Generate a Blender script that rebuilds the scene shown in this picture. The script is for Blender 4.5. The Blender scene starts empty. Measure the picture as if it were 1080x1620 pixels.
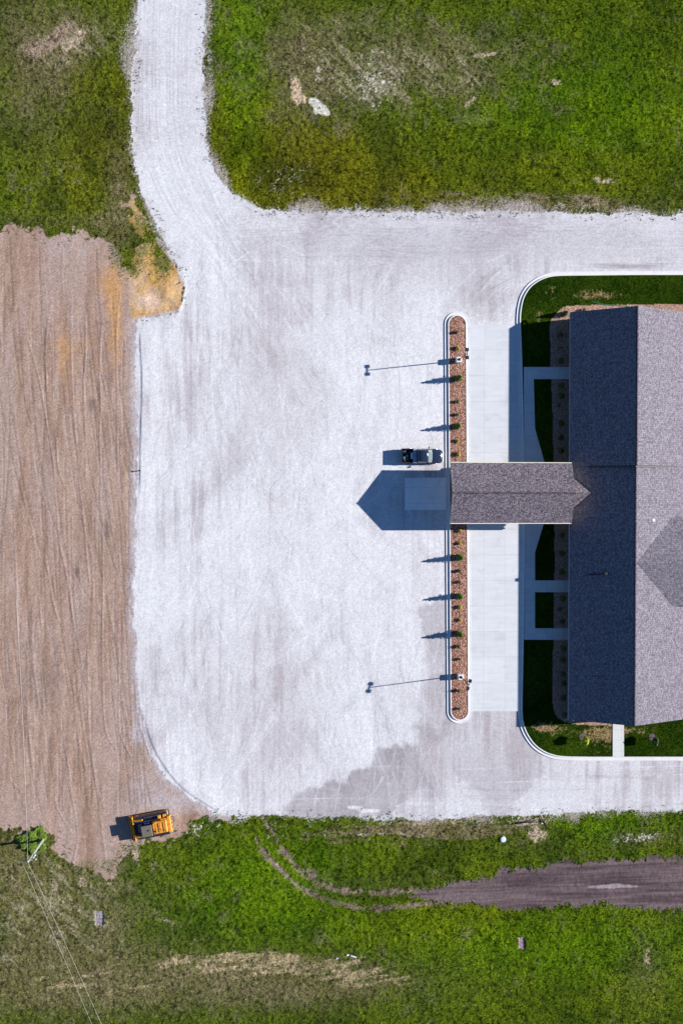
import bpy, bmesh, math, random
import numpy as np
from mathutils import Matrix, Vector
random.seed(7)
S = bpy.context.scene
COL = S.collection
# ---------------------------------------------------------------- camera
F, H, NX, NY = 1380.0, 121.0, 435.0, 790.0          # focal (px of a 1080 wide frame), height, point straight below
d = np.array([NX-540, -(NY-810), -F]); d = d/np.linalg.norm(d)
cz = -d; cy = np.array([0, 1.0, 0]) - cz*cz[1]; cy /= np.linalg.norm(cy); cx = np.cross(cy, cz)
R = np.array([cx, cy, cz])
def W(px, py, z=0.0):
    """the place on the level z that the drone saw there"""
    v = R @ np.array([px-540.0, -(py-810.0), -F]); t = (H-z)/-v[2]
    return float(v[0]*t), float(v[1]*t)
cam = bpy.data.cameras.new('camera'); co = bpy.data.objects.new('camera', cam); COL.objects.link(co)
co.matrix_world = Matrix.Translation((0, 0, H)) @ Matrix([list(r) for r in R]).to_4x4()
cam.sensor_fit = 'AUTO'; cam.sensor_width = 36.0; cam.lens = F/1620.0*36.0
cam.clip_start = 1; cam.clip_end = 5000
S.camera = co
# ---------------------------------------------------------------- light
SUNV = Vector((2.09, 0.245, 1.0)).normalized()       # towards the sun
elev = math.asin(SUNV.z); az = math.atan2(SUNV.x, SUNV.y)
wd = bpy.data.worlds.new('World'); S.world = wd; wd.use_nodes = True
nt = wd.node_tree; nt.nodes.clear()
sky = nt.nodes.new('ShaderNodeTexSky'); sky.sky_type = 'NISHITA'; sky.sun_disc = False
sky.sun_elevation = elev; sky.sun_rotation = az; sky.ozone_density = 8.0; sky.air_density = 1.0; sky.dust_density = 0.2
sky.altitude = 300
bgn = nt.nodes.new('ShaderNodeBackground'); bgn.inputs[1].default_value = 0.062
out = nt.nodes.new('ShaderNodeOutputWorld')
nt.links.new(sky.outputs[0], bgn.inputs[0]); nt.links.new(bgn.outputs[0], out.inputs[0])
sl = bpy.data.lights.new('sun', 'SUN'); sl.energy = 5.0; sl.angle = math.radians(0.5); sl.color = (1.0, 0.965, 0.935)
so = bpy.data.objects.new('sun', sl); COL.objects.link(so)
so.rotation_euler = SUNV.to_track_quat('Z', 'Y').to_euler(); so.location = (60, 0, 60)
S.view_settings.view_transform = 'Standard'; S.view_settings.look = 'None'
S.view_settings.gamma = 1; S.view_settings.exposure = 0.9
S.view_settings.use_curve_mapping = False
S.render.engine = 'CYCLES'

# ---------------------------------------------------------------- helpers
def tag(o, label=None, cat=None, group=None, kind=None):
    if label: o['label'] = label
    if cat: o['category'] = cat
    if group: o['group'] = group
    if kind: o['kind'] = kind
    return o
def empty(name, x, y, z=0, rz=0.0):
    o = bpy.data.objects.new(name, None); COL.objects.link(o)
    o.location = (x, y, z); o.rotation_euler = (0, 0, rz); o.empty_display_size = .3
    return o
def copy_tree(o, parent=None):
    c = o.copy(); COL.objects.link(c); c.parent = parent
    for ch in list(o.children): copy_tree(ch, c)
    return c
class MB:
    def __init__(s): s.v = []; s.f = []
    def add(s, vs, fs):
        n = len(s.v); s.v += [tuple(v) for v in vs]; s.f += [tuple(i+n for i in f) for f in fs]; return s
    def box(s, x0, x1, y0, y1, z0, z1, b=0.0):
        if b <= 0:
            return s.add([(x0,y0,z0),(x1,y0,z0),(x1,y1,z0),(x0,y1,z0),(x0,y0,z1),(x1,y0,z1),(x1,y1,z1),(x0,y1,z1)],
                     [(3,2,1,0),(4,5,6,7),(0,1,5,4),(1,2,6,5),(2,3,7,6),(3,0,4,7)])
        # bevelled top edge and upright edges
        def ring(i, z):
            a = b*.6
            return [(x0+i+a,y0+i,z),(x1-i-a,y0+i,z),(x1-i,y0+i+a,z),(x1-i,y1-i-a,z),(x1-i-a,y1-i,z),(x0+i+a,y1-i,z),(x0+i,y1-i-a,z),(x0+i,y0+i+a,z)]
        vs = ring(0, z0)+ring(0, z1-b)+ring(b, z1)
        fs = [tuple(range(7,-1,-1)), tuple(range(16,24))]
        for k in range(2):
            for i in range(8):
                j = (i+1) % 8; fs.append((k*8+i, k*8+j, k*8+8+j, k*8+8+i))
        return s.add(vs, fs)
    def obox(s, c, u, v, w):
        c, u, v, w = map(Vector, (c, u, v, w)); vs = []
        for dz in (-1, 1):
            for dx, dy in ((-1,-1),(1,-1),(1,1),(-1,1)): vs.append(c+u*dx+v*dy+w*dz)
        return s.add(vs, [(3,2,1,0),(4,5,6,7),(0,1,5,4),(1,2,6,5),(2,3,7,6),(3,0,4,7)])
    def tube(s, pts, r, n=8, r2=None, cap=True):
        pts = [Vector(p) for p in pts]; m = len(pts); vs = []; fs = []
        for i, p in enumerate(pts):
            t = (pts[min(i+1, m-1)]-pts[max(i-1, 0)]).normalized()
            a = t.cross(Vector((0,0,1)))
            if a.length < 1e-3: a = t.cross(Vector((1,0,0)))
            a.normalize(); b = t.cross(a)
            rr = r if r2 is None else r+(r2-r)*i/max(1, m-1)
            for k in range(n):
                q = 2*math.pi*k/n; vs.append(p+a*math.cos(q)*rr+b*math.sin(q)*rr)
        for i in range(m-1):
            for k in range(n):
                j = (k+1) % n; fs.append((i*n+k, i*n+j, i*n+n+j, i*n+n+k))
        if cap: fs.append(tuple(range(n-1,-1,-1))); fs.append(tuple(range((m-1)*n, m*n)))
        return s.add(vs, fs)
    def lathe(s, prof, n=20, c=(0,0,0), axis='z'):
        vs = []; fs = []
        for r_, h_ in prof:
            for k in range(n):
                q = 2*math.pi*k/n; p = (r_*math.cos(q), r_*math.sin(q), h_)
                if axis == 'y': p = (p[0], p[2], p[1])
                vs.append((p[0]+c[0], p[1]+c[1], p[2]+c[2]))
        for i in range(len(prof)-1):
            for k in range(n):
                j = (k+1) % n; fs.append((i*n+k, i*n+j, i*n+n+j, i*n+n+k))
        fs.append(tuple(range(n-1,-1,-1))); fs.append(tuple(range((len(prof)-1)*n, len(prof)*n)))
        return s.add(vs, fs)
    def loft(s, rings):
        n = len(rings[0]); vs = [p for r_ in rings for p in r_]; fs = []
        for i in range(len(rings)-1):
            for k in range(n):
                j = (k+1) % n; fs.append((i*n+k, i*n+j, i*n+n+j, i*n+n+k))
        fs.append(tuple(range(n-1,-1,-1))); fs.append(tuple(range((len(rings)-1)*n, len(rings)*n)))
        return s.add(vs, fs)
    def prism(s, pts, z0, z1):
        n = len(pts); vs = [(x,y,z0) for x,y in pts]+[(x,y,z1) for x,y in pts]
        fs = [tuple(range(n-1,-1,-1)), tuple(range(n, 2*n))]
        for i in range(n):
            j = (i+1) % n; fs.append((i, j, n+j, n+i))
        return s.add(vs, fs)
    def build(s, name, m, parent=None, smooth=False):
        me = bpy.data.meshes.new(name); me.from_pydata(s.v, [], s.f); me.update()
        bm = bmesh.new(); bm.from_mesh(me); bmesh.ops.recalc_face_normals(bm, faces=bm.faces[:]); bm.to_mesh(me); bm.free()
        me.materials.append(m)
        o = bpy.data.objects.new(name, me); COL.objects.link(o); o.parent = parent
        if smooth:
            for p in me.polygons: p.use_smooth = True
        return o
# materials
def mat(name, col, rough=.8, metal=0.0, var=0.0, vscale=3.0, bump=0.0, bscale=20.0, spec=None, coat=0.0):
    m = bpy.data.materials.new(name); m.use_nodes = True; n = m.node_tree; b = n.nodes['Principled BSDF']
    b.inputs['Base Color'].default_value = (*col, 1); b.inputs['Roughness'].default_value = rough
    b.inputs['Metallic'].default_value = metal
    if spec is not None: b.inputs['Specular IOR Level'].default_value = spec
    if coat: b.inputs['Coat Weight'].default_value = coat
    tc = n.nodes.new('ShaderNodeTexCoord')
    if var:
        t = n.nodes.new('ShaderNodeTexNoise'); t.inputs['Scale'].default_value = vscale; t.inputs['Detail'].default_value = 6
        n.links.new(tc.outputs['Object'], t.inputs['Vector'])
        r = n.nodes.new('ShaderNodeMapRange'); r.inputs['From Min'].default_value = .3; r.inputs['From Max'].default_value = .7
        r.inputs['To Min'].default_value = 1-var; r.inputs['To Max'].default_value = 1+var
        n.links.new(t.outputs['Fac'], r.inputs['Value'])
        v = n.nodes.new('ShaderNodeVectorMath'); v.operation = 'SCALE'; v.inputs[0].default_value = col
        n.links.new(r.outputs[0], v.inputs['Scale']); n.links.new(v.outputs[0], b.inputs['Base Color'])
    if bump:
        t = n.nodes.new('ShaderNodeTexNoise'); t.inputs['Scale'].default_value = bscale; t.inputs['Detail'].default_value = 4
        n.links.new(tc.outputs['Object'], t.inputs['Vector'])
        q = n.nodes.new('ShaderNodeBump'); q.inputs['Strength'].default_value = bump; q.inputs['Distance'].default_value = .05
        n.links.new(t.outputs['Fac'], q.inputs['Height']); n.links.new(q.outputs[0], b.inputs['Normal'])
    return m
def concrete_mat(name, col, jx, jy, ox=0.0, oy=0.0, streak=(.25, 3.0), var=.06):
    """cast concrete: sawn joints every jx, jy metres, broom streaks, faint staining"""
    m = mat(name, col, .85); n = m.node_tree; b = n.nodes['Principled BSDF']
    g = n.nodes.new('ShaderNodeNewGeometry'); mp = n.nodes.new('ShaderNodeMapping'); n.links.new(g.outputs['Position'], mp.inputs[0])
    mp.inputs['Location'].default_value = (ox, oy, 0)
    br = n.nodes.new('ShaderNodeTexBrick'); br.offset = 0; br.squash = 1
    br.inputs['Color1'].default_value = (.96,.96,.96,1); br.inputs['Color2'].default_value = (1.03,1.03,1.03,1)
    br.inputs['Mortar'].default_value = (.72,.72,.74,1); br.inputs['Scale'].default_value = 1
    br.inputs['Mortar Size'].default_value = .022; br.inputs['Mortar Smooth'].default_value = .3
    br.inputs['Brick Width'].default_value = jx; br.inputs['Row Height'].default_value = jy
    n.links.new(mp.outputs[0], br.inputs['Vector'])
    mp2 = n.nodes.new('ShaderNodeMapping'); n.links.new(g.outputs['Position'], mp2.inputs[0]); mp2.inputs['Scale'].default_value = (streak[0], streak[1], 1)
    t = n.nodes.new('ShaderNodeTexNoise'); t.inputs['Scale'].default_value = .8; t.inputs['Detail'].default_value = 8; t.inputs['Roughness'].default_value = .65
    n.links.new(mp2.outputs[0], t.inputs['Vector'])
    r = n.nodes.new('ShaderNodeMapRange'); r.inputs['From Min'].default_value = .3; r.inputs['From Max'].default_value = .7
    r.inputs['To Min'].default_value = 1-var; r.inputs['To Max'].default_value = 1+var; n.links.new(t.outputs['Fac'], r.inputs['Value'])
    v = n.nodes.new('ShaderNodeVectorMath'); v.operation = 'SCALE'; v.inputs[0].default_value = col; n.links.new(r.outputs[0], v.inputs['Scale'])
    ts = n.nodes.new('ShaderNodeTexNoise'); ts.inputs['Scale'].default_value = .55; ts.inputs['Detail'].default_value = 9; ts.inputs['Roughness'].default_value = .7; ts.inputs['Distortion'].default_value = .6
    n.links.new(g.outputs['Position'], ts.inputs['Vector'])
    rr = n.nodes.new('ShaderNodeMapRange'); rr.inputs['From Min'].default_value = .52; rr.inputs['From Max'].default_value = .72; rr.inputs['To Min'].default_value = 1.0; rr.inputs['To Max'].default_value = .86
    n.links.new(ts.outputs['Fac'], rr.inputs['Value']); vv = n.nodes.new('ShaderNodeVectorMath'); vv.operation = 'SCALE'
    n.links.new(v.outputs[0], vv.inputs[0]); n.links.new(rr.outputs[0], vv.inputs['Scale']); v = vv
    x = n.nodes.new('ShaderNodeVectorMath'); x.operation = 'MULTIPLY'; n.links.new(v.outputs[0], x.inputs[0]); n.links.new(br.outputs['Color'], x.inputs[1])
    n.links.new(x.outputs[0], b.inputs['Base Color'])
    return m
def shingle_mat(name, dark, light, swap, speck=1.0):
    """asphalt shingles: tabs in rows; swap = rows stack along x"""
    m = mat(name, light, .9); n = m.node_tree; b = n.nodes['Principled BSDF']; b.inputs['Specular IOR Level'].default_value = .08
    g = n.nodes.new('ShaderNodeNewGeometry'); sp = n.nodes.new('ShaderNodeSeparateXYZ'); n.links.new(g.outputs['Position'], sp.inputs[0])
    cb = n.nodes.new('ShaderNodeCombineXYZ')
    n.links.new(sp.outputs[1 if swap else 0], cb.inputs[0]); n.links.new(sp.outputs[0 if swap else 1], cb.inputs[1])
    br = n.nodes.new('ShaderNodeTexBrick'); br.offset = .37; br.offset_frequency = 1
    br.inputs['Color1'].default_value = (*dark,1); br.inputs['Color2'].default_value = (*light,1)
    br.inputs['Mortar'].default_value = (dark[0]*.5,dark[1]*.5,dark[2]*.5,1)
    br.inputs['Scale'].default_value = 1; br.inputs['Mortar Size'].default_value = .012; br.inputs['Bias'].default_value = 0
    br.inputs['Brick Width'].default_value = .25; br.inputs['Row Height'].default_value = .15
    n.links.new(cb.outputs[0], br.inputs['Vector'])
    t = n.nodes.new('ShaderNodeTexNoise'); t.inputs['Scale'].default_value = 6.0; t.inputs['Detail'].default_value = 3; t.inputs['Roughness'].default_value = .7
    n.links.new(g.outputs['Position'], t.inputs['Vector'])
    r = n.nodes.new('ShaderNodeMapRange'); r.inputs['From Min'].default_value = .32; r.inputs['From Max'].default_value = .68
    r.inputs['To Min'].default_value = max(.1, 1-.6*speck); r.inputs['To Max'].default_value = 1+.55*speck; n.links.new(t.outputs['Fac'], r.inputs['Value'])
    v = n.nodes.new('ShaderNodeVectorMath'); v.operation = 'SCALE'; n.links.new(br.outputs['Color'], v.inputs[0]); n.links.new(r.outputs[0], v.inputs['Scale'])
    n.links.new(v.outputs[0], b.inputs['Base Color'])
    q = n.nodes.new('ShaderNodeBump'); q.inputs['Strength'].default_value = .35; q.inputs['Distance'].default_value = .02
    n.links.new(br.outputs['Fac'], q.inputs['Height']); q.invert = True; n.links.new(q.outputs[0], b.inputs['Normal'])
    return m
M = {}
M['concrete'] = concrete_mat('concrete', (.55,.56,.575), 3.05, 3.6, 1.2, .6, (.35, 2.2), .07)
M['kerb'] = concrete_mat('kerb_concrete', (.64,.635,.62), 60, 3.0, 0, 0, (1, 1), .05)
M['walk'] = concrete_mat('walk_concrete', (.56,.56,.55), 1.55, 1.55, .35, .3, (1.2, 1.2), .05)
M['roof_x'] = shingle_mat('roof_shingle', (.135,.120,.140), (.275,.250,.285), True, .7)
M['roof_y'] = shingle_mat('canopy_shingle', (.10,.083,.098), (.245,.212,.240), False, 1.25)
M['cap'] = shingle_mat('ridge_cap_shingle', (.05,.045,.055), (.15,.13,.15), False, .6)
M['brown_trim'] = mat('brown_trim', (.07,.06,.06), .7, var=.05)
M['fascia'] = mat('cream_fascia', (.66,.62,.50), .6, var=.04)
M['siding'] = mat('beige_siding', (.42,.37,.29), .75, var=.06, vscale=1.5, bump=.1)
M['stone'] = mat('stone_base', (.28,.24,.2), .9, var=.25, vscale=5, bump=.4, bscale=6)
M['white'] = mat('white_paint', (.72,.72,.70), .5, var=.04)
M['glass'] = mat('window_glass', (.02,.025,.03), .05, spec=.8)
M['black_metal'] = mat('black_metal', (.012,.012,.014), .45)
M['bronze'] = mat('bronze_metal', (.025,.02,.022), .5, metal=.2)
M['lens'] = mat('lamp_lens', (.3,.3,.28), .2)
M['pole_conc'] = mat('pole_base_concrete', (.68,.66,.62), .85, var=.08, vscale=6)
M['truck_paint'] = mat('navy_paint', (.016,.024,.05), .16, coat=1.0, spec=.6, var=.12, vscale=2)
M['chrome'] = mat('chrome', (.32,.33,.35), .3, metal=1.0)
M['alu'] = mat('aluminium_plate', (.30,.37,.47), .5, metal=.1, bump=.15, bscale=30, var=.1)
M['rubber'] = mat('rubber', (.015,.015,.015), .9)
M['bed'] = mat('bed_liner', (.012,.012,.013), .85, bump=.3, bscale=15)
M['red'] = mat('red_plastic', (.45,.04,.05), .45); M['teal'] = mat('teal_plastic', (.02,.32,.22), .5)
M['white_p'] = mat('white_plastic', (.65,.65,.65), .5); M['purple'] = mat('purple_cloth', (.2,.02,.12), .8)
M['grey_p'] = mat('grey_tool', (.16,.16,.18), .5, metal=.3)
M['amber'] = mat('tail_light', (.4,.02,.01), .2); M['clear'] = mat('head_light', (.6,.6,.6), .1)
M['yellow'] = mat('machine_yellow', (.62,.25,.02), .5, var=.4, vscale=5)
M['orange'] = mat('machine_orange', (.62,.24,.02), .6, var=.45, vscale=4)
M['grey_roof'] = mat('cab_roof_grey', (.13,.115,.085), .7, var=.1, vscale=6)
M['steel_track'] = mat('track_steel', (.09,.09,.11), .33, metal=.85, var=.3, vscale=5)
M['machine_dark'] = mat('machine_dark', (.018,.017,.02), .6, var=.2)
M['worn_steel'] = mat('worn_steel', (.26,.27,.33), .28, metal=.9, var=.25, vscale=4)
M['leaf'] = mat('conifer_green', (.10,.15,.012), .75, var=.4, vscale=5)
M['leaf_dark'] = mat('shrub_green', (.055,.085,.010), .75, var=.4, vscale=6)
M['leaf_yel'] = mat('golden_shrub', (.42,.33,.01), .7, var=.25, vscale=6)
M['leaf_lime'] = mat('lime_leaf', (.36,.42,.008), .7, var=.25, vscale=4)
M['weed'] = mat('weed_green', (.13,.20,.015), .7, var=.4, vscale=2)
M['bark'] = mat('bark', (.1,.075,.05), .9, var=.2)
M['wood_pole'] = mat('weathered_pole', (.30,.29,.29), .8, var=.2, vscale=6)
M['wire'] = mat('aluminium_wire', (.62,.62,.6), .4, metal=.3)
M['porcelain'] = mat('insulator', (.55,.6,.62), .3)
M['mulch_ring'] = mat('mulch', (.10,.07,.075), .95, var=.3, vscale=12, bump=.5)
M['hose'] = mat('green_hose', (.02,.22,.12), .5)
M['cover'] = mat('painted_cover', (.62,.68,.72), .55, var=.06, vscale=8)
M['litter'] = mat('white_board', (.7,.7,.72), .6)

# ---------------------------------------------------------------- the ground as one relief, cut into its surfaces
ST = 0.13
cs_ = [W(-100,-100), W(1180,-100), W(-100,1720), W(1180,1720)]
xs0, xs1 = min(c[0] for c in cs_), max(c[0] for c in cs_); ys0, ys1 = min(c[1] for c in cs_), max(c[1] for c in cs_)
gx = np.arange(xs0, xs1+ST, ST); gy = np.arange(ys0, ys1+ST, ST)
NXG, NYG = len(gx), len(gy)
X, Y = np.meshgrid(gx, gy)          # [iy, ix]
def rnd(seed, shape): return np.random.RandomState(seed).rand(*shape)
def vnoise(sx, sy, seed, rot=0.0):
    if rot:
        c, s_ = math.cos(rot), math.sin(rot); U = (X*c+Y*s_)/sx+500; V = (-X*s_+Y*c)/sy+500
    else: U = X/sx+500; V = Y/sy+500
    iu = np.floor(U).astype(int); iv = np.floor(V).astype(int); fu = U-iu; fv = V-iv
    fu = fu*fu*(3-2*fu); fv = fv*fv*(3-2*fv)
    T = rnd(seed, (1024, 1024)); a = lambda p, q: T[(iv+q) % 1024, (iu+p) % 1024]
    return (a(0,0)*(1-fu)+a(1,0)*fu)*(1-fv)+(a(0,1)*(1-fu)+a(1,1)*fu)*fv
def fbm(s0, seed, octs=4, asp=1.0, gain=.5, rot=0.0):
    t = 0; w = 1; tot = 0
    for k in range(octs):
        t = t+w*vnoise(s0/2**k, s0*asp/2**k, seed+k*17, rot); tot += w; w *= gain
    return t/tot                     # 0..1, mean .5
def sstep(a, b, x):
    t = np.clip((x-a)/(b-a), 0, 1); return t*t*(3-2*t)
def seg_field(Dm, p, q, mg):
    i0 = max(0, int((min(p[0],q[0])-mg-gx[0])/ST)); i1 = min(NXG, int((max(p[0],q[0])+mg-gx[0])/ST)+2)
    j0 = max(0, int((min(p[1],q[1])-mg-gy[0])/ST)); j1 = min(NYG, int((max(p[1],q[1])+mg-gy[0])/ST)+2)
    if i0 >= i1 or j0 >= j1: return
    xx = X[j0:j1,i0:i1]-p[0]; yy = Y[j0:j1,i0:i1]-p[1]; dx, dy = q[0]-p[0], q[1]-p[1]
    t = np.clip((xx*dx+yy*dy)/(dx*dx+dy*dy+1e-9), 0, 1)
    np.minimum(Dm[j0:j1,i0:i1], np.hypot(xx-t*dx, yy-t*dy), out=Dm[j0:j1,i0:i1])
def lines(plist, mg=1.5, Dm=None):
    if Dm is None: Dm = np.full(X.shape, 9.0)
    for pl in plist:
        w = [W(*p) for p in pl]
        for a, b in zip(w[:-1], w[1:]): seg_field(Dm, a, b, mg)
    return Dm
def poly(pl, mg=4.0):
    w = [W(*p) for p in pl]; Dm = np.full(X.shape, float(mg)); ins = np.zeros(X.shape, bool)
    for a, b in zip(w, w[1:]+w[:1]):
        seg_field(Dm, a, b, mg)
        if a[1] != b[1]:
            c = (a[1] > Y) != (b[1] > Y); ins ^= c & (X < (b[0]-a[0])*(Y-a[1])/(b[1]-a[1])+a[0])
    return np.where(ins, Dm, -Dm)
def poly_w(w, mg=4.0):
    Dm = np.full(X.shape, float(mg)); ins = np.zeros(X.shape, bool)
    for a, b in zip(w, w[1:]+w[:1]):
        seg_field(Dm, a, b, mg)
        if a[1] != b[1]:
            c = (a[1] > Y) != (b[1] > Y); ins ^= c & (X < (b[0]-a[0])*(Y-a[1])/(b[1]-a[1])+a[0])
    return np.where(ins, Dm, -Dm)
def blob(px, py, rx, ry, s=1.0, ang=0):
    cx_, cy_ = W(px, py); k = 11.4; a = math.radians(ang)
    dx = X-cx_; dy = Y-cy_; u = (dx*math.cos(a)+dy*math.sin(a))/(rx/k); v = (-dx*math.sin(a)+dy*math.cos(a))/(ry/k)
    return s*np.exp(-(u*u+v*v))
def curve(pts, n=4):
    out_ = []
    for i in range(len(pts)-1):
        p0 = pts[max(i-1,0)]; p1 = pts[i]; p2 = pts[i+1]; p3 = pts[min(i+2,len(pts)-1)]
        for k in range(n):
            t = k/n
            out_.append(tuple(.5*(2*p1[c]+(p2[c]-p0[c])*t+(2*p0[c]-5*p1[c]+4*p2[c]-p3[c])*t*t+(3*p1[c]-p0[c]-3*p2[c]+p3[c])*t**3) for c in (0,1)))
    out_.append(pts[-1]); return out_

GRAVEL = curve([(217,-200),(215,45),(211,100),(208,190),(212,250),(222,300),(238,335),(255,370),(270,400),(284,430),(290,455),(286,480),(277,497)],3)+\
 [(240,500),(219,506)]+curve([(215,530),(214,600),(217,700),(217,800),(214,880),(212,960),(216,1040),(222,1110),(232,1160),(245,1195),(262,1225),(290,1255),(320,1275),(348,1289)],3)+\
 [(380,1291),(430,1290),(470,1293),(560,1292),(640,1297),(700,1298),(760,1291),(830,1290),(900,1287),(960,1283),(1300,1280),(1300,341),(1035,339),(990,337),(915,338),(890,333),(840,335),(790,332),(740,335),(700,336),(600,335),(520,335)]+\
 curve([(440,334),(410,327),(385,315),(360,298),(345,275),(332,245),(325,200),(322,150),(321,100),(325,45),(330,-200)],3)
DIRT = [(-200,378),(45,362),(80,370),(110,368),(135,353),(150,372),(165,385),(192,402),(205,430),(240,430),(300,440),(300,1230),(360,1291),(330,1297),(300,1303),(270,1318),(235,1338),(205,1345),(188,1368),(178,1394),(160,1384),(135,1372),(110,1362),(88,1346),(76,1322),(60,1310),(-200,1300)]
ORANGE = [(210,318),(226,332),(243,370),(262,395),(283,425),(300,455),(290,490),(240,502),(208,506),(204,440),(212,400),(203,360)]
TRACK = [(640,1418),(690,1405),(740,1394),(780,1384),(830,1371),(900,1365),(960,1360),(1035,1356),(1300,1353),(1300,1440),(1035,1436),(960,1432),(900,1432),(840,1437),(790,1435),(740,1430),(690,1427)]
WET1 = [(665,1160),(700,1150),(706,1165),(672,1190),(668,1215),(672,1232),(650,1245),(640,1262),(622,1275),(600,1286),(560,1288),(500,1284),(462,1284),(480,1268),(515,1248),(545,1240),(560,1228),(585,1222),(598,1205),(610,1192),(635,1185),(650,1178)]
WET2 = [(746,1128),(818,1128),(822,1160),(840,1185),(850,1215),(838,1240),(815,1255),(800,1288),(778,1287),(770,1255),(745,1235),(722,1215),(700,1190),(706,1150)]
WET3 = [(680,968),(702,965),(704,1140),(676,1165),(664,1150),(668,1100),(684,1075),(676,1030)]
LAWN = curve([(1300,436.5),(960,437),(888,438),(868,441),(851,448),(839,458),(830,472),(826,487),(824.5,502),(824.5,520),(826,620),(827,700),(828,780),(828,850),(827.5,930),(827,1010),(826,1090),(826,1128),(828,1143),(832,1156),(838,1167),(846,1176),(857,1185),(871,1191),(890,1195),(930,1195.5),(1300,1195.5)],2)
MULCHN = curve([(1300,482),(1000,482),(905,484),(888,488),(876,499),(869,513),(869,560),(872,640),(875,740),(876,850),(875,950),(873,1060),(873,1112),(878,1130),(890,1141),(915,1146),(960,1147),(967,1146),(967,1120)],2)+[(940,1100),(940,520),(1300,520)]

KP = curve([(1300,428.8),(1140,429),(1060,429.1),(1000,429.2),(935,429.8),(882,430.6),(861,434),(845,441.5),(832,452.5),(822.5,468),(818,485),(816.3,500),(816.3,517),(818,560),(819.5,620),(821,700),(822,780),(822,850),(821.5,930),(820.8,1010),(819.3,1090),(819,1125),(820.5,1142),(825,1157),(832,1170),(841,1181.5),(853,1191),(868,1198),(888,1202),(930,1203),(970,1203),(1040,1203),(1140,1203),(1300,1203)],4)
kp = [W(*p) for p in KP]
inner = []
for i, p in enumerate(kp):
    a = Vector(kp[max(i-1, 0)]); b = Vector(kp[min(i+1, len(kp)-1)]); t = (b-a).normalized(); inner.append((p[0]-t.y*.51, p[1]+t.x*.51))
sdG = poly(GRAVEL); sdD = poly(DIRT); sdO = poly(ORANGE); sdT = poly(TRACK); sdL = poly_w(inner, 3); sdM = poly(MULCHN, 3)
sdW = [poly(q, 3) for q in (WET1, WET2, WET3)]
n_e = (fbm(1.6, 11, 4, gain=.6)-.5)*2      # edge ragging
n_f = fbm(.5, 23, 3, gain=.7)
n_m = fbm(3.0, 31, 4)
n_l = fbm(14.0, 41, 4)
n_xf = rnd(99, X.shape)
def mixc(A, B, t): return A+(B-A)*t[..., None]
def C3(r, g, b): return np.broadcast_to(np.array([r,g,b], np.float32), X.shape+(3,)).copy()

# --- class masks
isG = sdG+n_e*.55+(n_f-.5)*.5 > 0
lawn = sdL > 0
sdU = np.maximum(sdD, sdO+n_e*.9)
isD = (sdU+n_e*1.7+(n_m-.5)*2.6+(n_f-.5)*1.0 > 0) & ~isG & ~lawn
isT = (sdT+n_e*1.1*(.4+n_l)+(n_f-.5)*1.2+(n_xf-.5)*.6 > 0) & ~isG
isM = lawn & (sdM+n_e*.08 > 0)
# --- grass
g1 = C3(.042,.068,.005); g2 = C3(.078,.104,.007); g3 = C3(.017,.032,.006)
tG = np.clip((fbm(6, 51, 5, gain=.6)-.5)*2.2+.45, 0, 1)
grass = mixc(g1, g2, tG)
grass = mixc(grass, g3, np.clip((fbm(.6, 61, 3, gain=.8)-.52)*3.6, 0, .9))
grass = grass*(1+.55*(n_xf[..., None]-.5))
grass = mixc(grass, g3, np.clip((fbm(5, 63, 3)-.56)*4, 0, .55))
olive = .9*np.clip(blob(430,260,170,120)+blob(520,330,250,60,.8)+blob(150,200,120,150,.6)+blob(700,1450,200,60,.4)+blob(880,250,300,80,.4), 0, 1)
grass = mixc(grass, grass*np.array([1.3,.98,1.0],np.float32)+np.array([.008,.0,.0],np.float32), olive)
lush = np.clip(blob(880,190,200,60,1.0)+blob(960,150,120,90,.6)+blob(380,200,30,140,.6)+blob(420,1380,140,60,.8)+blob(500,1450,250,60,.8)+blob(880,1500,250,60,1)+blob(390,100,45,140,.8)+blob(970,1310,120,25,.9), 0, 1)
grass = mixc(grass, grass*np.array([1.0,1.30,.7],np.float32), lush)
worn = np.clip(blob(640,95,230,75,1.0)+blob(500,130,70,70,.8)+blob(60,110,60,120,.7)+blob(100,1450,150,110,.9)+blob(160,1560,280,50,.9)+blob(540,1560,150,30,.6)-.4*blob(960,60,60,90), 0, 1)
dry = np.clip(blob(50,90,70,150,.8)+blob(130,60,80,40,.7,30)+blob(620,100,190,70,.62)+blob(480,110,50,90,.75)+blob(190,285,25,70,.9)+blob(180,370,45,45,.7)
   +blob(880,322,240,16,.7)+blob(90,1440,150,110,.8)+blob(150,1560,260,60,.85)+blob(520,1560,190,40,.85)+blob(440,1525,120,16,.7)+blob(830,1330,60,20,.5)
   +blob(690,1300,130,10,.6)+blob(1020,1325,60,16,.8)+blob(1020,1540,40,60,.6)+blob(600,1400,120,20,.35)+blob(0,1350,70,50,.7)+blob(80,350,200,14,.5), 0, 1)
streakH = fbm(4.0, 71, 4, asp=.16, gain=.7)
dn = .5*fbm(1.1, 81, 4, gain=.75)+.5*n_f
dn = .4*dn+.3*n_xf+.3*fbm(.45, 85, 2)
dm = np.clip((dry*.46+dn-.80)*6.0, 0, 1)*.78
dm = np.maximum(dm, np.clip((blob(850,320,260,22)+blob(700,1310,220,16)*.8+blob(620,1330,250,30)*.5-1.0+streakH*1.25-.28)*5, 0, 1))
drycol = mixc(C3(.085,.078,.032), C3(.165,.130,.095), np.clip(n_m*1.6-.3, 0, 1))
soft = np.clip(dry*1.1, 0, 1)*.38
wn = fbm(2.2, 441, 5, gain=.75)
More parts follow.
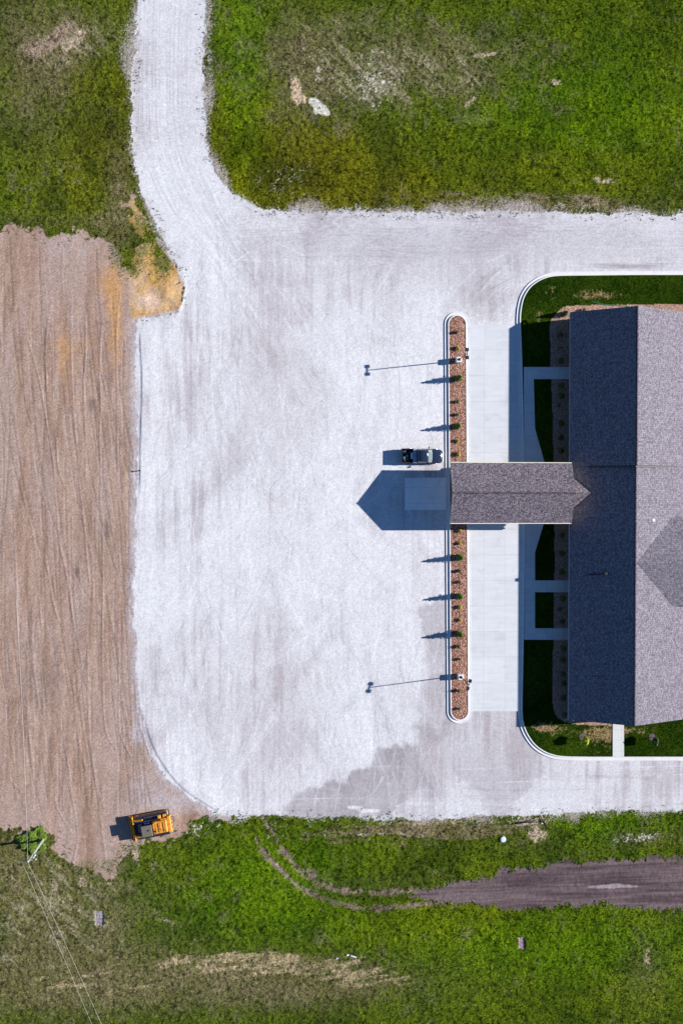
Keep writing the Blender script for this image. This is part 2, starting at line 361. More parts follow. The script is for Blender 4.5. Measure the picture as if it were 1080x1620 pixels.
grass = mixc(grass, mixc(C3(.070,.082,.030), C3(.135,.118,.078), np.clip(wn*2.4-.8, 0, 1)), np.clip(worn*1.5+(wn-.5)*3.0-.35, 0, 1)*.72)
yel = np.clip(fbm(7, 451, 4)*3-1.4, 0, 1)
grass = mixc(grass, grass*np.array([1.35,1.12,1.0],np.float32), yel*.35)
mow = .5+.5*np.sin((Y+.6*n_e)*2*math.pi/1.9)
grass = mixc(grass, grass*np.array([1.16,1.13,1.0],np.float32), mow*np.clip(blob(800,280,300,60)+blob(350,1400,160,50),0,1)*.5)
grass = mixc(grass, C3(.085,.082,.032), soft*1.5)
grass = mixc(grass, drycol, dm)
sD = fbm(3.2, 491, 4, asp=.22, gain=.7, rot=-.75)
ds_ = np.clip((np.clip(blob(620,110,190,90)+blob(120,70,90,60)+blob(90,1450,120,120),0,1)*.5+sD-.92)*6, 0, 1)
grass = mixc(grass, C3(.26,.225,.175), ds_*.75*(.5+n_xf*.5))
sH2 = fbm(3.4, 495, 4, asp=.2, gain=.75, rot=.12)
dh_ = np.clip((np.clip(blob(480,1530,170,26)+blob(590,1552,60,16)+blob(130,1560,150,25)*.8+blob(320,1520,120,14),0,1)*.6+sH2-.94)*6, 0, 1)
grass = mixc(grass, C3(.33,.255,.185), dh_*.85*(.5+n_xf*.5))
corner = np.clip((blob(95,55,45,14,1.3,40)+blob(50,80,30,30,.7)+n_e*.5-.6)*3, 0, 1)
grass = mixc(grass, C3(.24,.175,.155), corner*.8)
white = np.clip(blob(590,130,50,55,.9)+blob(500,105,30,50,.7)+blob(455,280,60,45,.6)+blob(740,325,60,8,.7)+blob(332,120,5,160,.9)+blob(1010,1325,60,9,1.0)+blob(690,1299,160,5,.9)
   +blob(560,1320,130,4,.8)+blob(300,1310,70,12,.7)+blob(260,1335,60,20,.5)+blob(430,1310,30,20,.5), 0, 1)
wm = np.clip((white*.45+.6*n_f+.4*n_xf-.92)*7, 0, 1)
wm = np.maximum(wm, np.clip(((blob(507,171,16,8,1.6,-38)+blob(496,160,9,6,1.1)+blob(500,178,4,4,1.0))*(.75+n_e*.5+.5*n_f)-.5)*4, 0, 1))
wm = np.maximum(wm, .9*np.clip((sdG+.45+n_e*1.5*(.3+1.2*n_l)+(n_xf-.5)*1.0-.35)*2.0, 0, 1)*(n_xf > .5))
grass = mixc(grass, C3(.42,.40,.42), wm)
pk = np.clip(((blob(467,140,9,24,1.3)+blob(478,158,12,8,1.2))*(1+n_e*.9+(n_xf-.5)*.8)-.6)*3, 0, 1)
grass = mixc(grass, C3(.40,.30,.25), pk)
# side tracks and bare soil in the grass
rut = lines([curve([(412,1286),(428,1312),(440,1335),(455,1352),(475,1378),(490,1390),(512,1401),(550,1410),(600,1411),(665,1411)],3)], 1.5)
rut2 = lines([curve([(405,1328),(420,1352),(440,1372),(455,1387),(475,1405),(500,1418),(540,1430),(580,1437),(640,1433),(700,1428)],3)], 1.5)
rt = lines([[(487,1378),(495,1382)],[(490,1384),(505,1404)]], 1.5)
rutm = np.clip(1-np.minimum(np.minimum(rut/.62, rut2/.5), rt/.9), -1, 1)
rutm = np.clip((rutm-.25+.6*(n_m-.3)+n_e*.9+(n_f-.5)*1.3+(n_xf-.5)*.5)*1.6, 0, 1)
soil = mixc(C3(.22,.16,.155), C3(.09,.066,.062), np.clip(n_m*1.5-.2, 0, 1))
grass = mixc(grass, soil, rutm*.9)
bare = np.zeros(X.shape)
for (bx,by,rx,ry,s,an) in [(848,1318,13,12,1.3,0),(857,1297,9,6,1.2,0),(838,1299,26,7,1.2,0),(880,130,8,5,1,0),(955,285,20,6,.9,0),(760,88,35,3,1.1,10),(745,160,14,4,1.0,45),(697,1300,50,5,1.0,0),(265,1458,12,4,.9,-20),
        (1025,1520,8,16,.9,0),(120,60,26,8,1.2,45),(85,1400,6,14,.9,0),(130,1400,7,10,.9,0),(215,1350,7,22,.8,5),(243,1370,4,12,.8,0),(60,1290,30,10,.8,0)]:
    bm_ = np.clip((blob(bx,by,rx*1.25,ry*1.25,s,an)*(1+n_e*.9+(n_f-.5)*1.5+(n_xf-.5)*.8)-.5)*3, 0, 1); bare = np.maximum(bare, bm_)
    grass = mixc(grass, C3(.30,.235,.205), bm_)
# --- dirt field
stD = fbm(.7, 91, 4, asp=9, gain=.6, rot=-.05); stD2 = fbm(2.6, 101, 3, asp=6, rot=-.04)
dirt = mixc(C3(.365,.255,.198), C3(.245,.158,.115), np.clip((stD-.5)*2.0+.4, 0, 1))
dirt = mixc(dirt, C3(.36,.268,.230), np.clip((stD2-.45)*2.4, 0, .7))
ora = np.clip(blob(185,500,10,60,1)+blob(100,560,10,40,.45)+blob(60,800,12,60,.4)+blob(75,870,15,40,.3)+blob(210,600,6,40,1)+blob(175,450,20,35,.9)+blob(130,560,70,70,.4), 0, 1)
dirt = mixc(dirt, C3(.46,.25,.10), np.clip((ora+n_e*.4-.3)*1.3, 0, .85))
drk = np.clip(blob(146,640,6,14,1)+blob(170,840,6,18,1)+blob(122,905,6,10,1)+blob(217,970,8,25,1.1)+blob(190,1180,90,140,.12)+blob(60,1080,50,90,.5)+blob(235,1265,60,35,.25)+blob(208,650,10,120,.6)+blob(223,1140,6,40,.7), 0, 1)
dirt = mixc(dirt, C3(.15,.105,.09), np.clip((drk+n_e*.35-.25)*1.1, 0, .8))
pale = np.clip(blob(216,1160,9,16,1.3)+blob(230,1230,40,30,.5)+blob(213,800,7,300,.75)+blob(110,385,70,30,.5)+blob(280,1270,60,22,.8)+blob(190,1300,90,40,.25), 0, 1)
dirt = mixc(dirt, C3(.42,.37,.37), np.clip((pale+n_e*.3-.3)*1.2, 0, .9))
orc = mixc(C3(.46,.27,.09), C3(.56,.40,.29), np.clip((n_m-.35)*2.5+blob(245,475,35,20,.8), 0, 1))
dirt = mixc(dirt, orc, sstep(-.5, .5, sdO+n_e*1.0))
# weeds in the orange soil and at the field edge
wd1 = np.clip((blob(225,370,30,60,1.25)+blob(258,405,16,36,.75)+blob(185,410,14,30,.8)+blob(212,430,10,12,.8)+blob(262,420,12,18,.6)+blob(150,1370,70,16,.9)+blob(230,1340,60,12,.8)+blob(60,1320,40,14,.5)+1.0*n_xf+.5*n_f+n_e*.35-1.55)*5, 0, 1)
dirt = mixc(dirt, C3(.075,.095,.02), wd1*.9)
L = lambda pl: [(30+x/3, 460+y/3) for x, y in pl]
Lz = lambda pl: [(30+x/2.532, 960+y/2.532) for x, y in pl]
RID = [L(p) for p in ([(250,0),(250,250),(258,500),(268,650),(285,850),(300,1000),(320,1200),(330,1330),(340,1390)],[(320,0),(318,300),(310,450),(318,700),(318,900)],
 [(400,100),(385,350),(390,550),(385,700),(392,900),(400,1100),(400,1600)],[(483,0),(465,200),(468,500),(472,900),(478,1100),(478,1400),(475,1600)],
 [(45,230),(100,430),(130,600),(160,780),(175,950),(195,1200),(225,1330),(270,1620)],[(45,650),(70,800),(90,930),(110,1180)],[(-60,700),(45,1040),(75,1200),(90,1350),(110,1600)],
 [(180,700),(190,850),(235,960)],[(135,1310),(165,1480),(185,1560)],[(545,780),(545,1100),(543,1450),(548,1620)],[(520,1150),(520,1350),(525,1600)],[(160,40),(130,230),(135,480)],
 [(210,-180),(208,-60),(212,40)],[(-100,100),(-40,600),(-20,1100),(0,1700)])]
RID += [Lz(p) for p in ([(400,0),(403,450),(415,530),(450,600)],[(460,0),(465,250),(475,420),(500,520),(530,600)],[(335,0),(338,350),(350,500),(390,570)],
 [(275,100),(280,400),(290,560),(310,720),(330,850),(345,1000),(375,1090)],[(150,20),(190,130),(215,250),(235,500),(270,650)],[(210,0),(245,180),(262,260)],
 [(100,150),(110,330),(155,480),(165,560),(150,680),(150,790),(185,860),(215,910)],[(40,490),(60,680)],[(-30,700),(38,770),(90,860),(130,910),(150,960)],[(55,0),(60,230),(100,500),(130,690)],
 [(200,700),(230,850),(235,940),(215,1040)],[(170,480),(200,640),(215,760)],[(350,1000),(335,900),(320,820)])]
rid = lines([curve(p, 4) for p in RID], 1.2)
rbr = np.clip(fbm(5, 301, 3, asp=3)*3.2-.95, 0, 1)
ridh = np.clip(1-rid/.14, 0, 1)*rbr
rs2 = np.random.RandomState(12); fine = []
for k in range(170):
    x0 = rs2.uniform(-30, 225); y0 = rs2.uniform(370, 1200); a = math.pi/2+rs2.normal(-.04, .05); L_ = rs2.uniform(80, 420); kk = rs2.normal(-.0003, .0006); pl = []
    for i in range(12):
        pl.append((x0, y0)); x0 += math.cos(a)*L_/11; y0 += math.sin(a)*L_/11; a += kk*L_/11
    fine.append([p for p in pl if p[1] < 1290])
fine = [f for f in fine if len(f) > 3]
fa = lines(fine[::2], .5); fb_ = lines(fine[1::2], .5)
dirt = mixc(dirt, C3(.17,.115,.095), np.clip(1-fa/.13, 0, 1)*n_m*.75)
dirt = mixc(dirt, C3(.42,.34,.32), np.clip(1-fb_/.12, 0, 1)*n_m*.7)
dirt = mixc(dirt, C3(.42,.32,.28), np.clip(ridh, 0, 1)*.45)
dirt = mixc(dirt, dirt*.72, np.clip(1-np.abs(rid-.22)/.10, 0, 1)*rbr*.4)  # ridge light and shade put into the colour: paler crest, darker flanks
spill = np.clip(sstep(-1.6, .2, sdG+n_e*.5)*(.35+.9*n_f), 0, 1)*(sdO < .3)
dirt = mixc(dirt, C3(.43,.40,.42), spill*.9)
dirt = dirt*(1+.42*(n_xf[..., None]-.5))
dirt = dirt*(1+.35*(fbm(.5, 411, 3, gain=.8)-.5)[..., None])
# --- brown ploughed track
stT = fbm(7, 111, 4, asp=.05, gain=.7)
trk = mixc(C3(.155,.115,.115), C3(.068,.047,.050), np.clip((stT-.5)*2.4+.4+blob(940,1400,100,16,.5), 0, 1))
trk = mixc(trk, C3(.34,.29,.30), np.clip((blob(960,1403,60,6,1)+streakH-1.15)*6, 0, .7))
# --- gravel
turn = sstep(0, 6, (Y-W(600,425)[1]))*sstep(-30, 10, X-W(330,400)[0]+0)
a1 = fbm(.85, 121, 4, asp=15, gain=.75); a2 = fbm(.85, 131, 4, asp=1/15., gain=.75); a3 = fbm(.9, 141, 4, asp=12, gain=.7, rot=.5)
st = a1*(1-turn)+a2*turn
diag = np.clip(blob(520,620,170,170,1.0), 0, 1)*.6
st = st*(1-diag)+a3*diag
cloud = fbm(11, 151, 5, gain=.58)
gt = (st-.5)*.95+(cloud-.5)*1.2
grav = mixc(C3(.505,.492,.515), C3(.60,.60,.625), np.clip(gt*1.5+.45, 0, 1))
grav = mixc(grav, C3(.36,.325,.345), np.clip(-gt*2.2-.10, 0, .8))
tint = np.clip(blob(440,680,90,130,.7)+blob(420,1170,110,90,.75)+blob(460,1020,70,100,.4)+blob(700,420,120,60,.6)+blob(630,1110,40,60,.4)+blob(780,1230,60,60,.6)+blob(560,390,120,50,.5)+blob(950,385,110,35,.5)+blob(310,1100,60,60,.3), 0, 1)
grav = mixc(grav, C3(.42,.395,.415), np.clip(tint*.62+(st-.5)*1.1-.12, 0, .75))
wh = np.clip(blob(300,560,60,60,.7)+blob(330,800,130,25,.7)+blob(560,640,60,60,.5)+blob(300,1240,90,50,.4)+blob(340,430,50,40,.7)+blob(480,1270,200,8,.5)+blob(250,200,22,160,.6), 0, 1)
grav = mixc(grav, C3(.66,.66,.68), np.clip(wh*.9+(st-.5)*1.4-.3, 0, .8))
drkG = np.clip(blob(985,421,70,6,1.0)+blob(770,470,60,45,.75)+blob(705,500,14,60,.3), 0, 1)
grav = mixc(grav, C3(.27,.235,.25), np.clip(drkG+n_e*.25+(st-.5)*.8-.25, 0, .75))
for q, s_ in zip(sdW, (.85, .42, .6)):
    grav = mixc(grav, C3(.26,.232,.25), s_*sstep(-.6, .7, q+n_e*1.3+(n_l-.5)*5+(st-.5)*1.6)*np.clip(.55+(cloud-.35)*1.6, 0, 1))
grav = mixc(grav, C3(.66,.655,.66), np.clip((blob(585,1283,22,4,1.2)+blob(560,1277,16,4,1.0)+blob(628,1275,4,2,1)-.5)*3, 0, .8))
# lighter tracked strips by the lower edge: cleat marks
cle = (np.sin(X*2*math.pi/.55+n_e*1.2) > .2)*np.clip(blob(400,1265,90,22,1)+blob(560,1270,120,20,.8)-.25, 0, .5)
grav = mixc(grav, C3(.42,.40,.42), cle*.5)
rs = np.random.RandomState(5); arcs = []
for k in range(95):
    x0 = rs.uniform(240, 690); y0 = rs.uniform(380, 1240); L_ = rs.uniform(60, 330); a = rs.normal(math.pi/2, .28 if k % 3 else .7); kk = rs.normal(0, .0022); pl = []
    for i in range(13):
        pl.append((x0, y0)); x0 += math.cos(a)*L_/12; y0 += math.sin(a)*L_/12; a += kk*L_/12
    arcs.append([p for p in pl if 225 < p[0] < 700 and 345 < p[1] < 1285])
for k in range(26):
    x0 = rs.uniform(500, 1060); y0 = rs.uniform(345, 425); arcs.append([(x0+i*14, y0+math.sin(i*.3+k)*1.5) for i in range(int(rs.uniform(4, 20)))])
for k in range(16):      # wheels turning round the corner by the island
    r_ = rs.uniform(60, 190); c0 = (rs.uniform(900, 940), rs.uniform(520, 560)); a0 = rs.uniform(3.3, 3.6)
    arcs.append([p for p in [(c0[0]+r_*math.cos(a0+i*.07)*1.1, c0[1]+r_*.75*math.sin(a0+i*.07)) for i in range(14)] if p[1] < 500 and p[0] < 812])
for k in range(26):      # traffic down the access road and into the yard
    o_ = rs.uniform(-42, 42); j = rs.uniform(0, 40)
    arcs.append(curve([(268+o_, -20), (264+o_, 120), (270+o_*1.05, 230), (300+o_+j*.5, 330), (350+o_+j*1.5, 420), (400+o_+j*3, 520), (430+o_+j*3.5, 600)][:rs.randint(3, 8)], 3))
arcs = [a_ for a_ in arcs if len(a_) > 3]
dA = lines(arcs[::2], .6)  ; dB = lines(arcs[1::2], .6)
grav = mixc(grav, grav*np.array([.80,.78,.79], np.float32), np.clip(1-dA/.17, 0, 1)*np.clip(n_m*1.6-.45, 0, 1)*.6)
grav = mixc(grav, C3(.66,.66,.675), np.clip(1-dB/.15, 0, 1)*np.clip(n_m*1.6-.5, 0, 1)*.45)
grav = np.clip(.45+(grav-.45)*.95, .12, .8)*np.array([1.03,1.02,.995], np.float32)
f1 = []; 
for k in range(330):
    x0 = rs.uniform(225, 700); y0 = rs.uniform(345, 1280); L_ = rs.uniform(40, 260); a = math.pi/2+rs.normal(0, .16)+ (.45 if k % 4 == 0 else 0)*rs.choice([-1,1]); kk = rs.normal(0, .0028); pl = []
    if y0 < 430 and x0 > 380: a += math.pi/2
    for i in range(11):
        pl.append((x0, y0)); x0 += math.cos(a)*L_/10; y0 += math.sin(a)*L_/10; a += kk*L_/10
    f1.append([p for p in pl if 222 < p[0] < 703 and 345 < p[1] < 1288])
for k in range(60):
    x0 = rs.uniform(420, 1060); y0 = rs.uniform(345, 425) if k % 2 else rs.uniform(1212, 1280); f1.append([(x0+i*12, y0+math.sin(i*.25+k)*2) for i in range(int(rs.uniform(4, 22)))])
for k in range(40):
    o_ = rs.uniform(-48, 48); j = rs.uniform(0, 30)
    f1.append(curve([(268+o_, -20), (264+o_, 120), (270+o_*1.05, 230), (300+o_+j*.5, 330), (350+o_+j*1.5, 420), (400+o_+j*3, 520)][rs.randint(0,2):rs.randint(4, 7)], 3))
for k in range(24):
    r_ = rs.uniform(40, 200); c0 = (rs.uniform(880, 960), rs.uniform(510, 580)); a0 = rs.uniform(3.2, 3.7)
    f1.append([p for p in [(c0[0]+r_*math.cos(a0+i*.07)*1.1, c0[1]+r_*.75*math.sin(a0+i*.07)) for i in range(14)] if p[1] < 505 and p[0] < 812])
f1 = [q for q in f1 if len(q) > 3]
q1 = lines(f1[::3], .4); q2 = lines(f1[1::3], .4); q3 = lines(f1[2::3], .4)
brk = np.clip(fbm(2.2, 431, 3)*2.6-.7, 0, 1)
grav = mixc(grav, grav*np.array([.74,.73,.75], np.float32), np.clip(1-q1/.12, 0, 1)*brk*.75)
grav = mixc(grav, C3(.70,.70,.72), np.clip(1-q2/.12, 0, 1)*brk*.55)
grav = mixc(grav, grav*np.array([.84,.83,.84], np.float32), np.clip(1-np.abs(q3-.18)/.12, 0, 1)*brk*.8)
wb = []; wb2 = []
for k in range(44):
    x0 = rs.uniform(250, 690); y0 = rs.uniform(350, 1200); L_ = rs.uniform(150, 420); a = math.pi/2+rs.normal(0, .35); kk = rs.normal(0, .0032); pl = []
    for i in range(13):
        pl.append((x0, y0)); x0 += math.cos(a)*L_/12; y0 += math.sin(a)*L_/12; a += kk*L_/12
    (wb if k % 2 else wb2).append([p for p in pl if 225 < p[0] < 703 and 345 < p[1] < 1285])
wb = [q for q in wb if len(q) > 3]; wb2 = [q for q in wb2 if len(q) > 3]
wd = lines(wb, 1.6); wl_ = lines(wb2, 1.6)
comb = .5+.5*np.sin(wd*2*math.pi/.42)
sfade = np.clip(fbm(6, 461, 3)*2.4-.6, 0, 1)
grav = mixc(grav, grav*np.array([.86,.845,.86], np.float32), np.clip(1.2-wd, 0, 1)*sfade*(.45+.55*comb))
grav = mixc(grav, C3(.68,.68,.69), np.clip(1.1-wl_, 0, 1)*sfade*(.35+.65*(.5+.5*np.sin(wl_*2*math.pi/.42)))*.45)
upr = np.clip(blob(880,385,330,48,1.1)+blob(265,120,60,160,.35)+blob(600,400,200,60,.4)+blob(820,1235,260,50,.35), 0, 1)
grav = mixc(grav, grav*np.array([.86,.845,.86], np.float32), upr)
gsp = fbm(.34, 401, 2, gain=.9)
grav = grav*(1+.20*(gsp-.5)+.16*(n_xf-.5))[..., None]
edg = np.clip(1-np.abs(sdG)/1.5, 0, 1)*np.clip((n_f+n_xf*.4-.8)*6, 0, 1)
isE = (X < W(340,700)[0])
grav = mixc(grav, C3(.14,.14,.07), edg*(~isD)*.55*np.where(isE & (Y < W(0,520)[1]), 0, 1))
grav = grav*(1+.09*(n_xf[..., None]-.5))
# --- mulch and lawn
mul = mixc(C3(.25,.155,.115), C3(.42,.27,.20), n_xf)
lw = mixc(C3(.010,.026,.002), C3(.034,.060,.004), np.clip(tG*.8+(n_f-.5), 0, 1))
lwd = np.clip(blob(945,467,50,12,.9)+blob(870,465,16,20,.6)+blob(852,497,8,20,.7)+blob(945,1158,30,14,.9)+blob(855,1150,20,8,.9)+blob(960,1180,60,20,.5)+blob(880,1155,30,14,.6)+blob(1000,1155,50,8,.7)+blob(840,1090,30,60,.35), 0, 1)
lw = mixc(lw, C3(.29,.20,.10), np.clip((lwd*.7+n_f*.7+n_xf*.3-.98)*5, 0, .85))
grass = grass*np.array([1.13,1.20,1.2],np.float32)*(1-.62*np.clip((fbm(.38, 481, 2, gain=.9)-.55)*5,0,1))[..., None]*(1+.35*np.clip((fbm(.3, 483, 2)-.58)*5,0,1))[..., None]  # fine dark noise: shade in the gaps between blades put into the colour
grass = mixc(grass, grass*np.array([1.05,1.0,.8],np.float32), np.ones(X.shape))
barem = wm+pk+rutm
fr = np.clip((sdG+1.9*np.clip(fbm(5,471,3)*2.6-.9,0,1)+(n_xf-.5)*1.3+(n_f-.5)*1.2)*1.2, 0, 1)*(sdG > -3)
grass = mixc(grass, mixc(C3(.42,.38,.37), C3(.24,.20,.15), n_f), fr*.85)
wm = np.maximum(wm, fr*.8)
col = grass
col = np.where(isD[..., None], dirt, col); col = np.where(isT[..., None], trk, col)
col = np.where(isG[..., None], grav, col); col = np.where((lawn & ~isM)[..., None], lw, col); col = np.where(isM[..., None], mul, col)
# --- relief
isGr = ~(isG | isD | isT | lawn)
tuft = fbm(.42, 161, 3, gain=.8)
Z = np.zeros(X.shape)
hum = (fbm(9, 171, 3)-.5)
Z += np.where(isGr, .02+.18*(tuft-.5)*(1-.5*wm)+.03*(n_xf-.5)+.10*(n_m-.5)-rutm*.05, 0)
zd = .012*(stD-.5)+.035*(n_f-.5)+ridh*.065-.03*np.clip(1-fa/.15,0,1)
Z += np.where(isD, zd, 0)
Z += np.where(isT, -.05+.10*(stT-.5)+.10*(n_f-.5), 0)
RIMA = curve([(222,508),(221,540),(223,575),(224,620),(222,680),(221,745),(220,800)],3); RIMB = curve([(226,1120),(231,1148),(238,1172),(250,1197),(266,1222),(288,1247),(318,1268),(345,1284)],3)
bh = 0
for rim in (RIMA, RIMB):
    sq = poly(rim+[(p[0]+70, p[1]-(0 if rim is RIMA else 45)) for p in rim[::-1]], 6)
    bh = np.maximum(bh, sstep(-.02, .12, sq)*(1-sstep(.8, 4.5, lines([rim], 6)))*(.55+.7*n_m)*(sstep(0, 3, Y-W(0, 790)[1])*(1-sstep(-2.5, -.2, Y-W(0, 508)[1])) if rim is RIMA else (1-sstep(-4, 0, Y-W(0, 1128)[1]))))
pil = lines([curve([(288,428),(292,455),(287,480),(277,497),(245,502),(219,508)],3)], 1.2)
bh2 = np.clip(1-pil/.4, 0, 1)*(.3+.8*n_f)*.6
Z += .085*bh*isG+.12*bh2
Z += np.where(isG, .020*(st-.5)+.012*(n_f-.5)+.006*np.clip(1-dB/.25,0,1)-.006*np.clip(1-dA/.25,0,1), 0)
Z = np.where(lawn, .165+np.where(isM, .03*(n_f-.5)+.02*(n_xf-.5), .05*(tuft-.5)+.01*(n_xf-.5)), Z)
# mounds of soil by the road corner
Z += np.where(isD, 1.0, 0)*(.12*blob(225,400,14,30,1)+.22*blob(262,462,14,12,1)+.10*blob(230,478,10,10,1)+.16*(fbm(1.2,421,3)-.5)*sstep(-.3,.6,sdO))
# the two dug patches in the turf
PIT = np.zeros(X.shape, bool)
def pit(px0, px1, py0, py1, dep, c):
    global Z, col
    q = poly([(px0,py0),(px1,py0),(px1,py1),(px0,py1)], 1.5)
    m = q+n_e*.12 > 0
    PIT[q > -.12] = True
    Z = np.where(m, -dep+.06*(n_f-.5)-.12*np.clip(1-q/.3, 0, 1)*0, Z)
    col = np.where(m[..., None], mixc(C3(*c), C3(*[v*.7 for v in c]), n_xf), col)
pit(819.5,830,1483,1500.5,.12,(.30,.22,.24)); pit(151,164,1441,1463,.08,(.30,.26,.26))
# keep the relief under the slabs
for q in ([(741,512),(830,512),(830,1127),(741,1127)], [(637,754),(710,754),(710,810),(637,810)], [(700,490),(746,490),(748,1146),(704,1146)]):
    Z = np.where(poly(q, .5) > -.3, np.minimum(Z, 0)*0, Z)

def ground_material():
    m = bpy.data.materials.new('ground_surface'); m.use_nodes = True; n = m.node_tree; b = n.nodes['Principled BSDF']
    b.inputs['Roughness'].default_value = .95; b.inputs['Specular IOR Level'].default_value = 0.0
    at = n.nodes.new('ShaderNodeAttribute'); at.attribute_name = 'albedo'
    ag = n.nodes.new('ShaderNodeAttribute'); ag.attribute_name = 'turf'
    g = n.nodes.new('ShaderNodeNewGeometry')
    t1 = n.nodes.new('ShaderNodeTexNoise'); t1.inputs['Scale'].default_value = 5.0; t1.inputs['Detail'].default_value = 7; t1.inputs['Roughness'].default_value = .75
    n.links.new(g.outputs['Position'], t1.inputs['Vector'])
    mr = n.nodes.new('ShaderNodeMapRange'); mr.inputs['From Min'].default_value = .34; mr.inputs['From Max'].default_value = .66
    lo = n.nodes.new('ShaderNodeMath'); lo.operation = 'MULTIPLY_ADD'; lo.inputs[1].default_value = -.78; lo.inputs[2].default_value = .90  # noise lows darken with turf, painting the shade between blades
    hi = n.nodes.new('ShaderNodeMath'); hi.operation = 'MULTIPLY_ADD'; hi.inputs[1].default_value = .75; hi.inputs[2].default_value = 1.10
    n.links.new(ag.outputs['Fac'], lo.inputs[0]); n.links.new(ag.outputs['Fac'], hi.inputs[0])
    n.links.new(t1.outputs['Fac'], mr.inputs['Value']); n.links.new(lo.outputs[0], mr.inputs['To Min']); n.links.new(hi.outputs[0], mr.inputs['To Max'])
    v = n.nodes.new('ShaderNodeVectorMath'); v.operation = 'SCALE'
    n.links.new(at.outputs['Color'], v.inputs[0]); n.links.new(mr.outputs[0], v.inputs['Scale'])
    n.links.new(v.outputs[0], b.inputs['Base Color'])
    t2 = n.nodes.new('ShaderNodeTexNoise'); t2.inputs['Scale'].default_value = 9; t2.inputs['Detail'].default_value = 4
    n.links.new(g.outputs['Position'], t2.inputs['Vector'])
    q = n.nodes.new('ShaderNodeBump'); q.inputs['Distance'].default_value = .06
    bs = n.nodes.new('ShaderNodeMath'); bs.operation = 'MULTIPLY_ADD'; bs.inputs[1].default_value = .55; bs.inputs[2].default_value = .10
    n.links.new(ag.outputs['Fac'], bs.inputs[0]); n.links.new(bs.outputs[0], q.inputs['Strength'])
    n.links.new(t2.outputs['Fac'], q.inputs['Height']); n.links.new(q.outputs[0], b.inputs['Normal'])
    return m
M['ground'] = ground_material()
turf = np.where(isGr | (lawn & ~isM), 1.0, np.where(isD | isT, .28, np.where(isM, .8, 0.06)))
cls = np.where(isG, 0, np.where(lawn, np.where(isM, 4, 3), np.where(isT, 2, np.where(isD, 1, 5))))
fc = cls[:-1, :-1]
idx = np.arange(NXG*NYG).reshape(NYG, NXG)
quads = np.stack([idx[:-1,:-1], idx[:-1,1:], idx[1:,1:], idx[1:,:-1]], -1)
P3 = np.stack([X, Y, Z], -1).reshape(-1, 3).astype(np.float32)
C4 = np.concatenate([np.clip(col, 0, .8), np.ones(X.shape+(1,))], -1).reshape(-1, 4).astype(np.float32)
TF = turf.reshape(-1).astype(np.float32)
def raw_mesh(name, co_, qd, c4, tf, kind='structure'):
    me = bpy.data.meshes.new(name)
    me.vertices.add(len(co_)); me.vertices.foreach_set('co', co_.astype(np.float32).ravel())
    nf = len(qd); me.loops.add(nf*4); me.loops.foreach_set('vertex_index', qd.astype(np.int32).ravel())
    me.polygons.add(nf); me.polygons.foreach_set('loop_start', np.arange(0, nf*4, 4, dtype=np.int32))
    me.polygons.foreach_set('loop_total', np.full(nf, 4, dtype=np.int32))
    me.update(calc_edges=True)
    a = me.attributes.new('albedo', 'FLOAT_COLOR', 'POINT'); a.data.foreach_set('color', c4.ravel())
    a = me.attributes.new('turf', 'FLOAT', 'POINT'); a.data.foreach_set('value', tf)
    me.materials.append(M['ground'])
    o = bpy.data.objects.new(name, me); COL.objects.link(o); o['kind'] = kind
    return o
for k, nm in enumerate(['gravel_lot', 'dirt_field', 'dirt_track', 'lawn', 'mulch_bed', 'grass_field']):
    q = quads[fc == k].reshape(-1, 4); u, inv = np.unique(q, return_inverse=True)
    raw_mesh(nm, P3[u], inv.reshape(-1, 4), C4[u], TF[u])
def sheet(name, rsd, N, ok, wlo, whi, llo, lhi, lean, kind='stuff', cm=(.65,1.45), stone=False):
    r = np.random.RandomState(rsd); ix = r.randint(2, NXG-2, N); iy = r.randint(2, NYG-2, N); k = ok[iy, ix]; ix = ix[k]; iy = iy[k]; n = len(ix)
    px_ = gx[ix]+r.uniform(-.06,.06,n); py_ = gy[iy]+r.uniform(-.06,.06,n); z_ = Z[iy, ix]-.03
    a = r.uniform(0, 2*math.pi, n); w = r.uniform(wlo, whi, n)/2; l = r.uniform(llo, lhi, n); t = r.uniform(0, 2*math.pi, n); le = r.uniform(.1, lean, n)
    ax_, ay_ = np.cos(a)*w, np.sin(a)*w; ux, uy, uz = np.cos(t)*l*le, np.sin(t)*l*le, l*np.sqrt(1-np.clip(le*le*.8, 0, .95))
    c = np.clip(col[iy, ix]*r.uniform(cm[0], cm[1], n)[:, None], 0, .8)
    if stone:
        h = l; V = np.stack([np.stack([px_-ax_, py_-ay_, z_], -1), np.stack([px_+ay_, py_-ax_, z_], -1), np.stack([px_+ax_, py_+ay_, z_], -1), np.stack([px_-ay_, py_+ax_, z_], -1),
             np.stack([px_-ax_*.5, py_-ay_*.6, z_+h], -1), np.stack([px_+ay_*.6, py_-ax_*.5, z_+h*.9], -1), np.stack([px_+ax_*.6, py_+ay_*.5, z_+h], -1), np.stack([px_-ay_*.5, py_+ax_*.6, z_+h*.8], -1)], 1).reshape(-1, 3)
        b = np.arange(n)[:, None, None]*8; Q = (np.array([[4,5,6,7],[0,1,5,4],[1,2,6,5],[2,3,7,6],[3,0,4,7]])[None]+b).reshape(-1, 4); m_ = 8
    else:
        V = np.stack([np.stack([px_-ax_, py_-ay_, z_], -1), np.stack([px_+ax_, py_+ay_, z_], -1), np.stack([px_+ax_*.5+ux, py_+ay_*.5+uy, z_+uz], -1), np.stack([px_-ax_*.5+ux, py_-ay_*.5+uy, z_+uz], -1)], 1).reshape(-1, 3)
        Q = np.arange(n*4).reshape(-1, 4); m_ = 4
    C_ = np.repeat(np.concatenate([c, np.ones((n, 1))], -1), m_, 0).astype(np.float32)
    return raw_mesh(name, V, Q, C_, np.full(n*m_, .35, np.float32), kind)
